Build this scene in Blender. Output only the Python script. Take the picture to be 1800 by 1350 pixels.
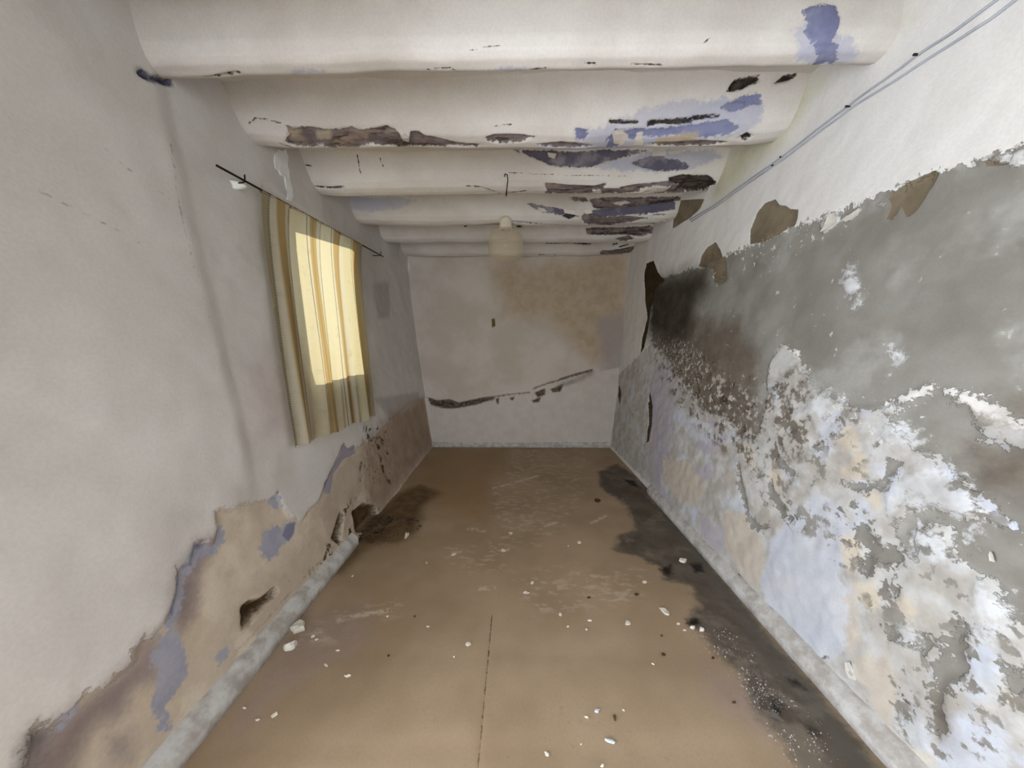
import bpy, math, random
import numpy as np
from mathutils import Vector

# ------------------------------------------------------------------ clear
for o in list(bpy.data.objects):
    bpy.data.objects.remove(o, do_unlink=True)
SC = bpy.context.scene
COL = SC.collection
random.seed(7)
RNG = np.random.default_rng(7)

# ------------------------------------------------------------------ camera
F_PX, CU, CV, EYE = 580.0, 900.0, 675.0, 1.35
TH = math.atan(70 / F_PX)
YAW = math.atan(8 / F_PX * math.cos(TH))
cam_data = bpy.data.cameras.new('camera')
cam_data.sensor_width = 36.0
cam_data.lens = 36.0 * F_PX / 1800.0
cam_data.clip_start = 0.02
cam = bpy.data.objects.new('camera', cam_data)
cam.location = (0, 0, EYE)
cam.rotation_euler = (math.pi / 2 - TH, 0, YAW)
COL.objects.link(cam)
SC.camera = cam

# ------------------------------------------------------------------ world, sun, daylight
world = bpy.data.worlds.new('sky')
SC.world = world
world.use_nodes = True
bg = world.node_tree.nodes['Background']
bg.inputs['Color'].default_value = (0.80, 0.90, 1.0, 1)
bg.inputs['Strength'].default_value = 1.5

SUN_DIR = Vector((1.0, 0.02, -0.14)).normalized()
sun_d = bpy.data.lights.new('sun_offscreen', 'SUN')
sun_d.energy = 9.0
sun_d.color = (1.0, 0.91, 0.74)
sun_d.angle = math.radians(0.9)
sun = bpy.data.objects.new('sun_offscreen', sun_d)
sun.rotation_euler = SUN_DIR.to_track_quat('-Z', 'Y').to_euler()
sun.location = (-6, 1, 5)
COL.objects.link(sun)

# daylight falling in through the open doorway in the left wall beside the camera
day_d = bpy.data.lights.new('doorway_left_offscreen', 'AREA')
day_d.shape = 'RECTANGLE'
day_d.size, day_d.size_y = 1.0, 1.8
day_d.energy = 99.0
day_d.color = (0.90, 0.97, 1.07)
day = bpy.data.objects.new('doorway_left_offscreen', day_d)
day.location = (-1.75, -0.11, 0.95)
day.rotation_euler = (math.pi / 2, 0, -math.pi / 2)
COL.objects.link(day)

# daylight from the wide entrance at the end of the room behind the camera
rear_d = bpy.data.lights.new('entrance_rear_offscreen', 'AREA')
rear_d.shape = 'RECTANGLE'
rear_d.size, rear_d.size_y = 1.6, 2.1
rear_d.energy = 58.0
rear_d.color = (0.90, 0.97, 1.07)
rear = bpy.data.objects.new('entrance_rear_offscreen', rear_d)
rear.location = (-0.2, -2.95, 1.1)
rear.rotation_euler = Vector((0.0, 1.0, 0.0)).to_track_quat('-Z', 'Z').to_euler()
COL.objects.link(rear)

SC.cycles.use_adaptive_sampling = True
SC.cycles.adaptive_threshold = 0.12
SC.cycles.adaptive_min_samples = 16
SC.view_settings.view_transform = 'Standard'
SC.view_settings.look = 'None'
SC.view_settings.gamma = 1.0
SC.view_settings.use_curve_mapping = False
SC.view_settings.exposure = 0.0

# ------------------------------------------------------------------ camera maths (photo pixels <-> places)
FW = np.array([-math.sin(YAW) * math.cos(TH), math.cos(YAW) * math.cos(TH), -math.sin(TH)])
RT = np.array([math.cos(YAW), math.sin(YAW), 0.0])
UP = np.cross(RT, FW)
EYEP = np.array([0, 0, EYE])


def proj(p):
    p = np.asarray(p, float) - EYEP
    d = np.maximum(p @ FW, 1e-3)
    return np.stack([CU + F_PX * (p @ RT) / d, CV - F_PX * (p @ UP) / d], -1)


def ray(u, v):
    return FW + RT * ((u - CU) / F_PX) + UP * ((CV - v) / F_PX)


def at_z(u, v, z):
    r = ray(u, v)
    return r * ((z - EYE) / r[2]) + EYEP


def at_y(u, v, y):
    r = ray(u, v)
    return r * (y / r[1]) + EYEP


# ------------------------------------------------------------------ numpy noise
_perm = RNG.random((256, 256))


def vnoise(x, y):
    xi = np.floor(x).astype(int); yi = np.floor(y).astype(int)
    fx = x - xi; fy = y - yi
    fx = fx * fx * (3 - 2 * fx); fy = fy * fy * (3 - 2 * fy)
    g = lambda i, j: _perm[i & 255, j & 255]
    return ((g(xi, yi) * (1 - fx) + g(xi + 1, yi) * fx) * (1 - fy)
            + (g(xi, yi + 1) * (1 - fx) + g(xi + 1, yi + 1) * fx) * fy) - 0.5


def fbm(x, y, sc, octv=4):
    r = np.zeros_like(x, dtype=float); a = 1.0
    for k in range(octv):
        r += a * vnoise(x * sc + 17.3 * k, y * sc + 9.1 * k)
        a *= 0.5; sc *= 2.03
    return r


def sstep(x, lo, hi):
    t = np.clip((x - lo) / (hi - lo), 0, 1)
    return t * t * (3 - 2 * t)


# ------------------------------------------------------------------ signed distance to polygons
SDM = 0.25


def sdf_poly(A, B, pts):
    """metres inside (+) or outside (-) a closed polygon, clamped to +-SDM"""
    out = np.full(A.shape, -SDM)
    pts = np.asarray(pts, float)
    lo = pts.min(0) - SDM; hi = pts.max(0) + SDM
    m = (A > lo[0]) & (A < hi[0]) & (B > lo[1]) & (B < hi[1])
    if not m.any():
        return out
    a = A[m]; b = B[m]
    d2 = np.full(a.shape, 1e9); ins = np.zeros(a.shape, bool)
    n = len(pts)
    for i in range(n):
        p = pts[i]; q = pts[(i + 1) % n]
        e = q - p; L = e @ e + 1e-12
        t = np.clip(((a - p[0]) * e[0] + (b - p[1]) * e[1]) / L, 0, 1)
        d2 = np.minimum(d2, (a - p[0] - t * e[0]) ** 2 + (b - p[1] - t * e[1]) ** 2)
        c = (p[1] > b) != (q[1] > b)
        with np.errstate(divide='ignore', invalid='ignore'):
            xx = p[0] + (b - p[1]) * e[0] / (e[1] if abs(e[1]) > 1e-12 else 1e-12)
        ins ^= c & (a < xx)
    d = np.sqrt(d2)
    out[m] = np.clip(np.where(ins, d, -d), -SDM, SDM)
    return out


def sdf_line(A, B, pts, w):
    out = np.full(A.shape, -SDM)
    pts = np.asarray(pts, float)
    lo = pts.min(0) - SDM; hi = pts.max(0) + SDM
    m = (A > lo[0]) & (A < hi[0]) & (B > lo[1]) & (B < hi[1])
    if not m.any():
        return out
    a = A[m]; b = B[m]; d2 = np.full(a.shape, 1e9)
    for i in range(len(pts) - 1):
        p = pts[i]; e = pts[i + 1] - p; L = e @ e + 1e-12
        t = np.clip(((a - p[0]) * e[0] + (b - p[1]) * e[1]) / L, 0, 1)
        d2 = np.minimum(d2, (a - p[0] - t * e[0]) ** 2 + (b - p[1] - t * e[1]) ** 2)
    out[m] = np.clip(w - np.sqrt(d2), -SDM, SDM)
    return out


# ------------------------------------------------------------------ surfaces as functions of two metric coordinates
class Surf:
    """P(a, b) -> xyz; inverse() finds the (a, b) that a photo pixel sees"""

    def __init__(self, P, ar, br, inv_ar=None, inv_br=None):
        self.P = P; self.ar = ar; self.br = br
        ia = inv_ar or ar; ib = inv_br or br
        a = np.linspace(ia[0], ia[1], 240); b = np.linspace(ib[0], ib[1], 160)
        self.A, self.B = [q.ravel() for q in np.meshgrid(a, b, indexing='ij')]
        self.px = proj(P(self.A, self.B))

    def inverse(self, u, v):
        i = np.argmin((self.px[:, 0] - u) ** 2 + (self.px[:, 1] - v) ** 2)
        a, b = self.A[i], self.B[i]
        f = lambda a, b: proj(self.P(np.array([a]), np.array([b])))[0]
        a0, b0 = a, b
        for _ in range(4):
            p = f(a, b); h = 1e-4
            J = np.stack([(f(a + h, b) - p) / h, (f(a, b + h) - p) / h], 1)
            r = np.array([u, v]) - p
            try:
                s = np.linalg.solve(J, r)
            except np.linalg.LinAlgError:
                break
            s = np.clip(s, -0.06, 0.06)
            a += s[0]; b += s[1]
        if abs(a - a0) > 0.08 or abs(b - b0) > 0.08 or not np.isfinite(a + b) or np.abs(f(a, b) - (u, v)).max() > 2:
            return a0, b0
        return a, b

    def poly(self, pts):
        return np.array([self.inverse(*p) for p in pts])

    def point(self, u, v, off=0.0):
        a, b = self.inverse(u, v)
        return self.pos(a, b, off)

    def pos(self, a, b, off=0.0):
        a = np.atleast_1d(a).astype(float); b = np.atleast_1d(b).astype(float)
        p = self.P(a, b)
        if off:
            p = p + self.normal(a, b) * off
        return p[0] if len(p) == 1 else p

    def normal(self, a, b):
        h = 1e-3
        a = np.atleast_1d(a).astype(float); b = np.atleast_1d(b).astype(float)
        p = self.P(a, b)
        n = np.cross(self.P(a + h, b) - p, self.P(a, b + h) - p)
        n /= np.linalg.norm(n, axis=1, keepdims=True) + 1e-12
        c = np.array([0, 2.2, 1.4]) - p
        s = np.sign((n * c).sum(1, keepdims=True)); s[s == 0] = 1
        return n * s


def lin(c):
    f = lambda x: x / 12.92 if x <= 0.04045 else ((x + 0.055) / 1.055) ** 2.4
    return tuple(f(v / 255.0) for v in c) + (1.0,)


# ------------------------------------------------------------------ node helper
class NT:
    def __init__(self, name):
        self.m = bpy.data.materials.new(name)
        self.m.use_nodes = True
        self.t = self.m.node_tree
        self.t.nodes.clear()
        self.out = self.t.nodes.new('ShaderNodeOutputMaterial')
        self.co = self.t.nodes.new('ShaderNodeTexCoord').outputs['Object']

    def node(self, typ, **kw):
        n = self.t.nodes.new(typ)
        for k, v in kw.items():
            setattr(n, k, v)
        return n

    def set(self, sock, v):
        if isinstance(v, bpy.types.NodeSocket):
            self.t.links.new(v, sock)
        elif v is not None:
            sock.default_value = v

    def math(self, op, a, b=0.0, clamp=False):
        n = self.node('ShaderNodeMath', operation=op, use_clamp=clamp)
        self.set(n.inputs[0], a); self.set(n.inputs[1], b)
        return n.outputs[0]

    def smooth(self, x, lo, hi, to0=0.0, to1=1.0):
        n = self.node('ShaderNodeMapRange', interpolation_type='SMOOTHSTEP')
        self.set(n.inputs['Value'], x)
        n.inputs['From Min'].default_value = lo; n.inputs['From Max'].default_value = hi
        n.inputs['To Min'].default_value = to0; n.inputs['To Max'].default_value = to1
        return n.outputs['Result']

    def noise(self, scale, detail=4.0, rough=0.55, stretch=None, off=0.0):
        n = self.node('ShaderNodeTexNoise')
        v = self.co
        if stretch or off:
            mp = self.node('ShaderNodeMapping')
            self.set(mp.inputs['Vector'], v)
            if stretch:
                mp.inputs['Scale'].default_value = stretch
            mp.inputs['Location'].default_value = (off, off * 0.7, off * 1.3)
            v = mp.outputs[0]
        self.set(n.inputs['Vector'], v)
        n.inputs['Scale'].default_value = scale
        n.inputs['Detail'].default_value = detail
        n.inputs['Roughness'].default_value = rough
        return n.outputs['Fac']

    def attr(self, name):
        n = self.node('ShaderNodeAttribute', attribute_name=name)
        return n.outputs['Fac']

    def mixc(self, f, a, b):
        n = self.node('ShaderNodeMix', data_type='RGBA')
        self.set(n.inputs[0], f); self.set(n.inputs[6], a); self.set(n.inputs[7], b)
        return n.outputs[2]

    def mixf(self, f, a, b):
        n = self.node('ShaderNodeMix', data_type='FLOAT')
        self.set(n.inputs[0], f); self.set(n.inputs[2], a); self.set(n.inputs[3], b)
        return n.outputs[0]

    def principled(self, col, rough=0.85, height=None, dist=0.01, strength=1.0, spec=0.25):
        p = self.node('ShaderNodeBsdfPrincipled')
        self.set(p.inputs['Base Color'], col)
        self.set(p.inputs['Roughness'], rough)
        p.inputs['Specular IOR Level'].default_value = spec
        if height is not None:
            b = self.node('ShaderNodeBump')
            b.inputs['Distance'].default_value = dist
            b.inputs['Strength'].default_value = strength
            self.set(b.inputs['Height'], height)
            self.t.links.new(b.outputs[0], p.inputs['Normal'])
        self.t.links.new(p.outputs[0], self.out.inputs[0])
        return p


def paint_material(name, base, layers, rough=0.88, grain=1.0, spec=0.2):
    """base: (c1, c2, noise scale); layers painted in order from their distance attributes.
    All layers share a few noise patterns, which keeps the material quick to render."""
    N = NT(name)
    pool = {}

    def shared(scale, detail=3, st=None, off=0.0):
        scale = min((1.8, 3.0, 5.0, 8.0, 14.0, 24.0, 40.0), key=lambda q: abs(math.log(q / scale)))
        key = (scale, st, off)
        if key not in pool:
            pool[key] = N.noise(scale, 5 if scale > 10 else detail, 0.62, st, off)
        return pool[key]
    c1, c2, sc = base
    col = N.mixc(N.smooth(shared(sc), 0.35, 0.65), lin(c1), lin(c2))
    grainn = N.noise(100, 2)
    ragged = N.math('SUBTRACT', N.noise(46, 4, 0.7), 0.5)
    h = N.math('ADD', N.math('MULTIPLY', shared(8.0), 0.45 * grain), N.math('MULTIPLY', grainn, 0.035 * grain))
    for k, L in enumerate(layers):
        e = N.attr(L['n'])
        st = L.get('st')
        sg = 2.0 if k % 2 else -2.0
        if L.get('amp'):
            e = N.math('ADD', e, N.math('MULTIPLY', N.math('SUBTRACT', shared(L.get('sc', 12)), 0.5), L['amp'] * sg))
            e = N.math('ADD', e, N.math('MULTIPLY', ragged, L.get('fa', 0.008 + min(0.03, L['amp'])) * 1.6))
        m = N.smooth(e, -L.get('soft', 0.004), L.get('soft', 0.004))
        if L.get('spk'):
            s, thr, w = L['spk']
            m = N.math('MULTIPLY', m, N.smooth(shared(s, 4, st, 11.3 if k % 2 else 4.1), thr - w, thr + w))
        if L.get('spk2'):
            s, thr, w = L['spk2']
            m = N.math('MULTIPLY', m, N.smooth(shared(s), thr - w, thr + w))
        if L.get('op', 1.0) < 1:
            m = N.math('MULTIPLY', m, L['op'])
        c = N.mixc(N.smooth(shared(L.get('cs', 8)), 0.36, 0.64), lin(L['c1']), lin(L['c2']))
        if L.get('c3'):
            c = N.mixc(N.smooth(shared(L.get('cs3', 5), 4, None, 4.1), 0.52, 0.66), c, lin(L['c3']))
        col = N.mixc(m, col, c)
        if abs(L.get('h', 0.0)) >= 0.5 and not L.get('spk'):
            # only the crisp edges of bare or raised patches enter the relief
            h = N.math('ADD', h, N.math('MULTIPLY', m, L['h']))
    fine = N.smooth(grainn, 0.2, 0.8, 0.96, 1.04)
    mm = N.node('ShaderNodeMix', data_type='RGBA', blend_type='MULTIPLY')
    mm.inputs[0].default_value = 1.0
    N.set(mm.inputs[6], col)
    cmb = N.node('ShaderNodeCombineColor')
    for i in range(3):
        N.set(cmb.inputs[i], fine)
    N.set(mm.inputs[7], cmb.outputs[0])
    N.principled(mm.outputs[2], rough, h, 0.006, 0.7, spec)
    return N.m


def simple_mat(name, c1, c2=None, scale=20, rough=0.7, metal=0.0, bump=0.0, spec=0.3):
    N = NT(name)
    col = N.mixc(N.smooth(N.noise(scale, 5), 0.35, 0.65), lin(c1), lin(c2 or c1))
    p = N.principled(col, rough, N.noise(scale * 4, 4) if bump else None, bump, 1.0, spec)
    p.inputs['Metallic'].default_value = metal
    return N.m


# ------------------------------------------------------------------ object helpers
def link(o, parent=None):
    COL.objects.link(o)
    if parent is not None:
        o.parent = parent
        o.matrix_parent_inverse = parent.matrix_world.inverted()
    return o


def tag(o, label=None, cat=None, group=None, kind=None):
    if label: o['label'] = label
    if cat: o['category'] = cat
    if group: o['group'] = group
    if kind: o['kind'] = kind
    return o


def mesh_obj(name, verts, faces, mat, parent=None, smooth=False):
    me = bpy.data.meshes.new(name)
    me.from_pydata([tuple(v) for v in verts], [], [tuple(f) for f in faces])
    me.validate()
    me.materials.append(mat)
    if smooth:
        me.polygons.foreach_set('use_smooth', [True] * len(me.polygons))
    me.update()
    return link(bpy.data.objects.new(name, me), parent)


def empty(name, loc):
    o = bpy.data.objects.new(name, None)
    o.location = loc
    o.empty_display_size = 0.05
    COL.objects.link(o)
    bpy.context.view_layer.update()
    return o


def grid_obj(name, S, step, mat, attrs, disp=None, parent=None, cut=None, ar=None, br=None):
    """a dense sheet over surface S with layer-distance attributes"""
    ar = ar or S.ar; br = br or S.br
    na = max(2, int(round((ar[1] - ar[0]) / step[0])) + 1); nb = max(2, int(round((br[1] - br[0]) / step[1])) + 1)
    a = np.linspace(ar[0], ar[1], na); b = np.linspace(br[0], br[1], nb)
    A, B = [q.ravel() for q in np.meshgrid(a, b, indexing='ij')]
    vals = {k: f(A, B) for k, f in attrs.items()}
    P = S.P(A, B)
    if disp is not None:
        P = P + S.normal(A, B) * disp(A, B, vals)[:, None]
    i, j = [q.ravel() for q in np.meshgrid(np.arange(na - 1), np.arange(nb - 1), indexing='ij')]
    q = np.stack([i * nb + j, (i + 1) * nb + j, (i + 1) * nb + j + 1, i * nb + j + 1], 1)
    if cut is not None:
        ca = A[q].mean(1); cb = B[q].mean(1)
        q = q[~cut(ca, cb)]
    # orient to the room
    n = np.cross(P[q[:, 1]] - P[q[:, 0]], P[q[:, 2]] - P[q[:, 0]])
    sgn = (n * S.normal(A[q[:, 0]], B[q[:, 0]])).sum(1)
    if np.median(sgn) < 0:
        q = q[:, ::-1]
    me = bpy.data.meshes.new(name)
    nq = len(q)
    me.vertices.add(len(P)); me.vertices.foreach_set('co', P.astype(np.float32).ravel())
    me.loops.add(nq * 4); me.loops.foreach_set('vertex_index', q.astype(np.int32).ravel())
    me.polygons.add(nq)
    me.polygons.foreach_set('loop_start', np.arange(0, nq * 4, 4, dtype=np.int32))
    me.polygons.foreach_set('use_smooth', np.ones(nq, bool))
    me.update(calc_edges=True)
    for k, v in vals.items():
        at = me.attributes.new(k, 'FLOAT', 'POINT')
        at.data.foreach_set('value', v.astype(np.float32))
    me.materials.append(mat)
    return link(bpy.data.objects.new(name, me), parent)


def field(S, polys=(), lines=()):
    """max distance over polygons (pixels) and lines ((pixels), half width in metres)"""
    pp = [S.poly(p) for p in polys]
    ll = [(S.poly(p), w) for p, w in lines]

    def f(A, B):
        out = np.full(A.shape, -SDM)
        for p in pp:
            out = np.maximum(out, sdf_poly(A, B, p))
        for p, w in ll:
            out = np.maximum(out, sdf_line(A, B, p, w))
        return out
    return f


def tube(pts, r, n=10, caps=True):
    pts = [Vector(p) for p in pts]
    V = []; Fc = []
    up = Vector((0.31, 0.2, 0.93)).normalized()
    for i, p in enumerate(pts):
        d = (pts[min(i + 1, len(pts) - 1)] - pts[max(i - 1, 0)]).normalized()
        s = d.cross(up)
        if s.length < 1e-3:
            s = d.cross(Vector((1, 0, 0)))
        s.normalize(); t = s.cross(d)
        rr = r[i] if isinstance(r, (list, tuple)) else r
        for k in range(n):
            a = 2 * math.pi * k / n
            V.append(p + s * (rr * math.cos(a)) + t * (rr * math.sin(a)))
    for i in range(len(pts) - 1):
        for k in range(n):
            Fc.append((i * n + k, i * n + (k + 1) % n, (i + 1) * n + (k + 1) % n, (i + 1) * n + k))
    if caps:
        Fc.append(tuple(range(n))[::-1]); Fc.append(tuple(range((len(pts) - 1) * n, len(pts) * n)))
    return V, Fc


def box(lo, hi):
    x0, y0, z0 = lo; x1, y1, z1 = hi
    V = [(x0, y0, z0), (x1, y0, z0), (x1, y1, z0), (x0, y1, z0), (x0, y0, z1), (x1, y0, z1), (x1, y1, z1), (x0, y1, z1)]
    Fc = [(0, 3, 2, 1), (4, 5, 6, 7), (0, 1, 5, 4), (1, 2, 6, 5), (2, 3, 7, 6), (3, 0, 4, 7)]
    return V, Fc


def join(parts):
    V = []; Fc = []
    for v, f in parts:
        o = len(V); V += list(v); Fc += [tuple(i + o for i in q) for q in f]
    return V, Fc


def lathe(profile, c, n=32, axis='z'):
    V = []; Fc = []
    for r, z in profile:
        for k in range(n):
            a = 2 * math.pi * k / n
            V.append((c[0] + r * math.cos(a), c[1] + r * math.sin(a), c[2] + z))
    for i in range(len(profile) - 1):
        for k in range(n):
            Fc.append((i * n + k, i * n + (k + 1) % n, (i + 1) * n + (k + 1) % n, (i + 1) * n + k))
    return V, Fc


def flake(S, px, thick, lift=0.0, curl=0.0):
    """a thin solid slab whose outline is given in photo pixels on surface S"""
    ab = S.poly(px)
    c = ab.mean(0)
    n = len(ab)
    rad = np.abs(ab - c).max() + 1e-6
    rows = []
    for o in (lift, lift + thick):
        for f in (1.0, 0.55):
            q = c + (ab - c) * f
            base = S.P(q[:, 0], q[:, 1]); nn = S.normal(q[:, 0], q[:, 1])
            w = (q[:, 1] - c[1]) / rad
            rows.append(base + nn * (o + curl * (w ** 2))[:, None])
        cc = S.P(c[:1], c[1:2]); rows.append(cc + S.normal(c[:1], c[1:2]) * o)
    V = np.concatenate(rows)
    m = 2 * n + 1
    Fc = []
    for k in range(n):
        j = (k + 1) % n
        Fc += [(m + k, m + j, m + n + j, m + n + k), (m + n + k, m + n + j, m + 2 * n)]
        Fc += [(j, k, n + k, n + j), (n + j, n + k, 2 * n)]
        Fc += [(k, j, m + j, m + k)]
    return V, Fc


# ================================================================== THE ROOM
BACK, REAR = 4.24, -2.6
ZBAY, ZBEAM = 2.62, 2.42


def XL(y, z):
    z = np.clip(z, 0, 2.6)
    x = -1.10 - 0.25 * (1 - (1 - z / 2.6) ** 1.6)
    x = x - 0.07 * (z / 2.4) ** 2 * np.clip((4.24 - y) / 0.9, 0, 1)
    return x + 0.015 * (1 - sstep(y, 1.38, 1.47)) * sstep(z, 0.35, 0.9)


def XR(y, z):
    z = np.clip(z, 0, 2.6)
    return 1.235 + 0.15 * (1 - (1 - z / 2.6) ** 1.5)


SL = Surf(lambda a, b: np.stack([XL(a, b), a, b], 1), (REAR, BACK), (0.0, 3.35), (0.45, BACK), (0.0, 3.05))
SR = Surf(lambda a, b: np.stack([XR(a, b), a, b], 1), (REAR, BACK), (0.0, 3.35), (0.45, BACK), (0.0, 3.05))
SB = Surf(lambda a, b: np.stack([a, np.full_like(a, BACK), b], 1), (-1.5, 1.5), (0.0, 2.7))
SF = Surf(lambda a, b: np.stack([a, b, np.zeros_like(a)], 1), (-1.3, 1.35), (REAR, BACK), (-1.3, 1.35), (0.5, BACK))
SCB = Surf(lambda a, b: np.stack([a, b, np.full_like(a, ZBAY)], 1), (-1.55, 1.5), (1.4, BACK + 0.05))

# ------------------------------------------------------------------ colours (paint as it is in plain light)
CREAM, CREAM2 = (228, 225, 220), (216, 212, 206)
BLUE, BLUED, BLUEL = (134, 142, 184), (92, 98, 148), (190, 196, 216)
TAN, TAN2 = (206, 191, 171), (166, 146, 122)
CEM, CEM2 = (150, 147, 140), (134, 130, 122)
TAUPE, TAUPE2 = (136, 124, 104), (118, 106, 86)
SLATE, SLATE2 = (112, 108, 122), (88, 84, 94)

# ------------------------------------------------------------------ right wall
cement = [
    [(1143, 492), (1180, 483), (1215, 473), (1245, 468), (1275, 450), (1318, 433), (1340, 425), (1400, 399), (1440, 384),
     (1490, 367), (1520, 352), (1560, 340), (1600, 320), (1650, 300), (1690, 287), (1720, 281), (1760, 272), (1800, 258), (1990, 200),
     (2100, 400), (2100, 760), (1900, 760), (1800, 740), (1740, 700), (1690, 690), (1640, 672), (1600, 690), (1560, 715), (1500, 715), (1470, 705), (1440, 690),
     (1400, 620), (1375, 605), (1350, 640), (1345, 720), (1330, 770), (1300, 765), (1270, 735), (1230, 715), (1195, 665), (1170, 625), (1145, 600)],
    [(1600, 700), (1650, 685), (1700, 715), (1730, 770), (1800, 790), (1950, 830), (1950, 1130), (1830, 1160), (1790, 1110), (1765, 1060), (1735, 1020), (1700, 1000),
     (1680, 965), (1668, 930), (1640, 915), (1605, 940), (1607, 985), (1592, 965), (1572, 925), (1595, 895), (1640, 890), (1700, 908), (1730, 905), (1770, 925),
     (1720, 870), (1670, 820), (1640, 800), (1600, 790), (1570, 740)],
    [(1480, 850), (1540, 850), (1550, 838), (1570, 810), (1590, 815), (1565, 840), (1555, 860), (1500, 862)],
    [(1640, 1140), (1690, 1090), (1700, 1110), (1690, 1140), (1700, 1170), (1670, 1200), (1655, 1240), (1660, 1280), (1640, 1300), (1625, 1270), (1635, 1230), (1645, 1180)],
    [(1500, 930), (1520, 915), (1535, 940), (1545, 960), (1570, 960), (1590, 985), (1570, 990), (1545, 985), (1520, 970)],
    [(1510, 980), (1530, 975), (1535, 1000), (1520, 1015), (1512, 1000)],
    [(1565, 1030), (1585, 1030), (1575, 1050), (1562, 1048)],
    [(1560, 1100), (1600, 1110), (1640, 1130), (1630, 1145), (1580, 1125), (1560, 1130), (1555, 1115)],
    [(1760, 1170), (1800, 1180), (1830, 1230), (1790, 1220), (1760, 1195)],
    [(1295, 800), (1305, 850), (1315, 900), (1330, 920), (1350, 920), (1345, 935), (1320, 925), (1305, 880), (1298, 850)],
    [(1350, 840), (1365, 870), (1380, 900), (1400, 910), (1390, 920), (1370, 905), (1350, 870)],
    [(1370, 805), (1400, 830), (1395, 835), (1372, 818)],
]
limeband = [(1085, 660), (1150, 600), (1170, 625), (1200, 680), (1300, 770), (1345, 640), (1375, 600), (1420, 640), (1470, 700), (1560, 720), (1640, 680), (1800, 760),
            (2000, 820), (2000, 1500), (1600, 1420), (1450, 1230), (1240, 960), (1150, 860), (1075, 785)]
R = {}
R['lime'] = field(SR, [limeband])
R['lav'] = field(SR, [
    [(1150, 640), (1185, 640), (1190, 700), (1180, 760), (1160, 850), (1190, 890), (1170, 890), (1140, 830), (1140, 700)],
    [(1220, 740), (1260, 735), (1280, 770), (1250, 800), (1225, 790)], [(1218, 825), (1245, 815), (1250, 840), (1222, 845)],
    [(1250, 930), (1270, 920), (1280, 960), (1260, 970), (1240, 945)], [(1232, 905), (1250, 915), (1252, 955), (1240, 950)]])
R['tan'] = field(SR, [
    [(1165, 810), (1210, 810), (1240, 860), (1230, 890), (1200, 885), (1170, 850)],
    [(1270, 900), (1310, 900), (1345, 960), (1345, 1000), (1330, 1040), (1300, 1000), (1275, 960)],
    [(1495, 1150), (1560, 1150), (1575, 1200), (1572, 1225), (1560, 1330), (1580, 1360), (1540, 1300), (1530, 1220), (1505, 1190)],
    [(1470, 1040), (1500, 1040), (1510, 1110), (1500, 1150), (1485, 1140)]])
R['blue'] = field(SR, [
    [(1440, 750), (1452, 735), (1470, 722), (1483, 738), (1490, 758), (1478, 768), (1468, 800), (1440, 812), (1428, 790)],
    [(1400, 890), (1440, 870), (1475, 890), (1490, 950), (1480, 1010), (1490, 1080), (1488, 1140), (1450, 1162), (1425, 1150), (1385, 1110), (1345, 1070), (1335, 1010), (1362, 950)],
    [(1550, 820), (1580, 810), (1600, 850), (1590, 890), (1560, 890), (1550, 850)],
    [(1180, 730), (1230, 735), (1265, 765), (1250, 780), (1215, 770)],
    [(1570, 645), (1588, 640), (1583, 655), (1577, 662)],
    [(1660, 1260), (1760, 1290), (1800, 1400), (1700, 1400), (1650, 1320)],
    [(1610, 950), (1640, 955), (1660, 965), (1650, 985), (1618, 985)]])
R['ochre'] = field(SR, [
    [(1473, 768), (1490, 755), (1508, 752), (1512, 775), (1520, 805), (1537, 832), (1520, 845), (1482, 838), (1476, 828), (1500, 822), (1505, 800), (1480, 790)],
    [(1350, 825), (1372, 830), (1378, 858), (1355, 868)], [(1528, 862), (1550, 868), (1552, 895), (1532, 898)],
    [(1478, 945), (1515, 945), (1515, 985), (1495, 1005), (1482, 985)], [(1490, 1018), (1535, 1022), (1548, 1055), (1535, 1075), (1505, 1050)],
    [(1565, 1055), (1595, 1045), (1620, 1078), (1590, 1090), (1570, 1080)], [(1770, 1200), (1830, 1240), (1830, 1270), (1765, 1225)],
    [(1440, 590), (1458, 600), (1465, 640), (1458, 640), (1446, 615)], [(1690, 730), (1715, 770), (1720, 800), (1685, 790)],
    [(1590, 1310), (1640, 1320), (1640, 1350), (1590, 1350)], [(1308, 780), (1325, 790), (1330, 830), (1315, 815)]])
R['blot'] = field(SR, [[(1295, 780), (1345, 740), (1400, 620), (1470, 700), (1560, 720), (1640, 680), (1800, 760), (2000, 820), (2000, 1500), (1640, 1400), (1560, 1250), (1500, 1010), (1400, 930), (1310, 900)]])
R['cem'] = field(SR, cement)
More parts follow.
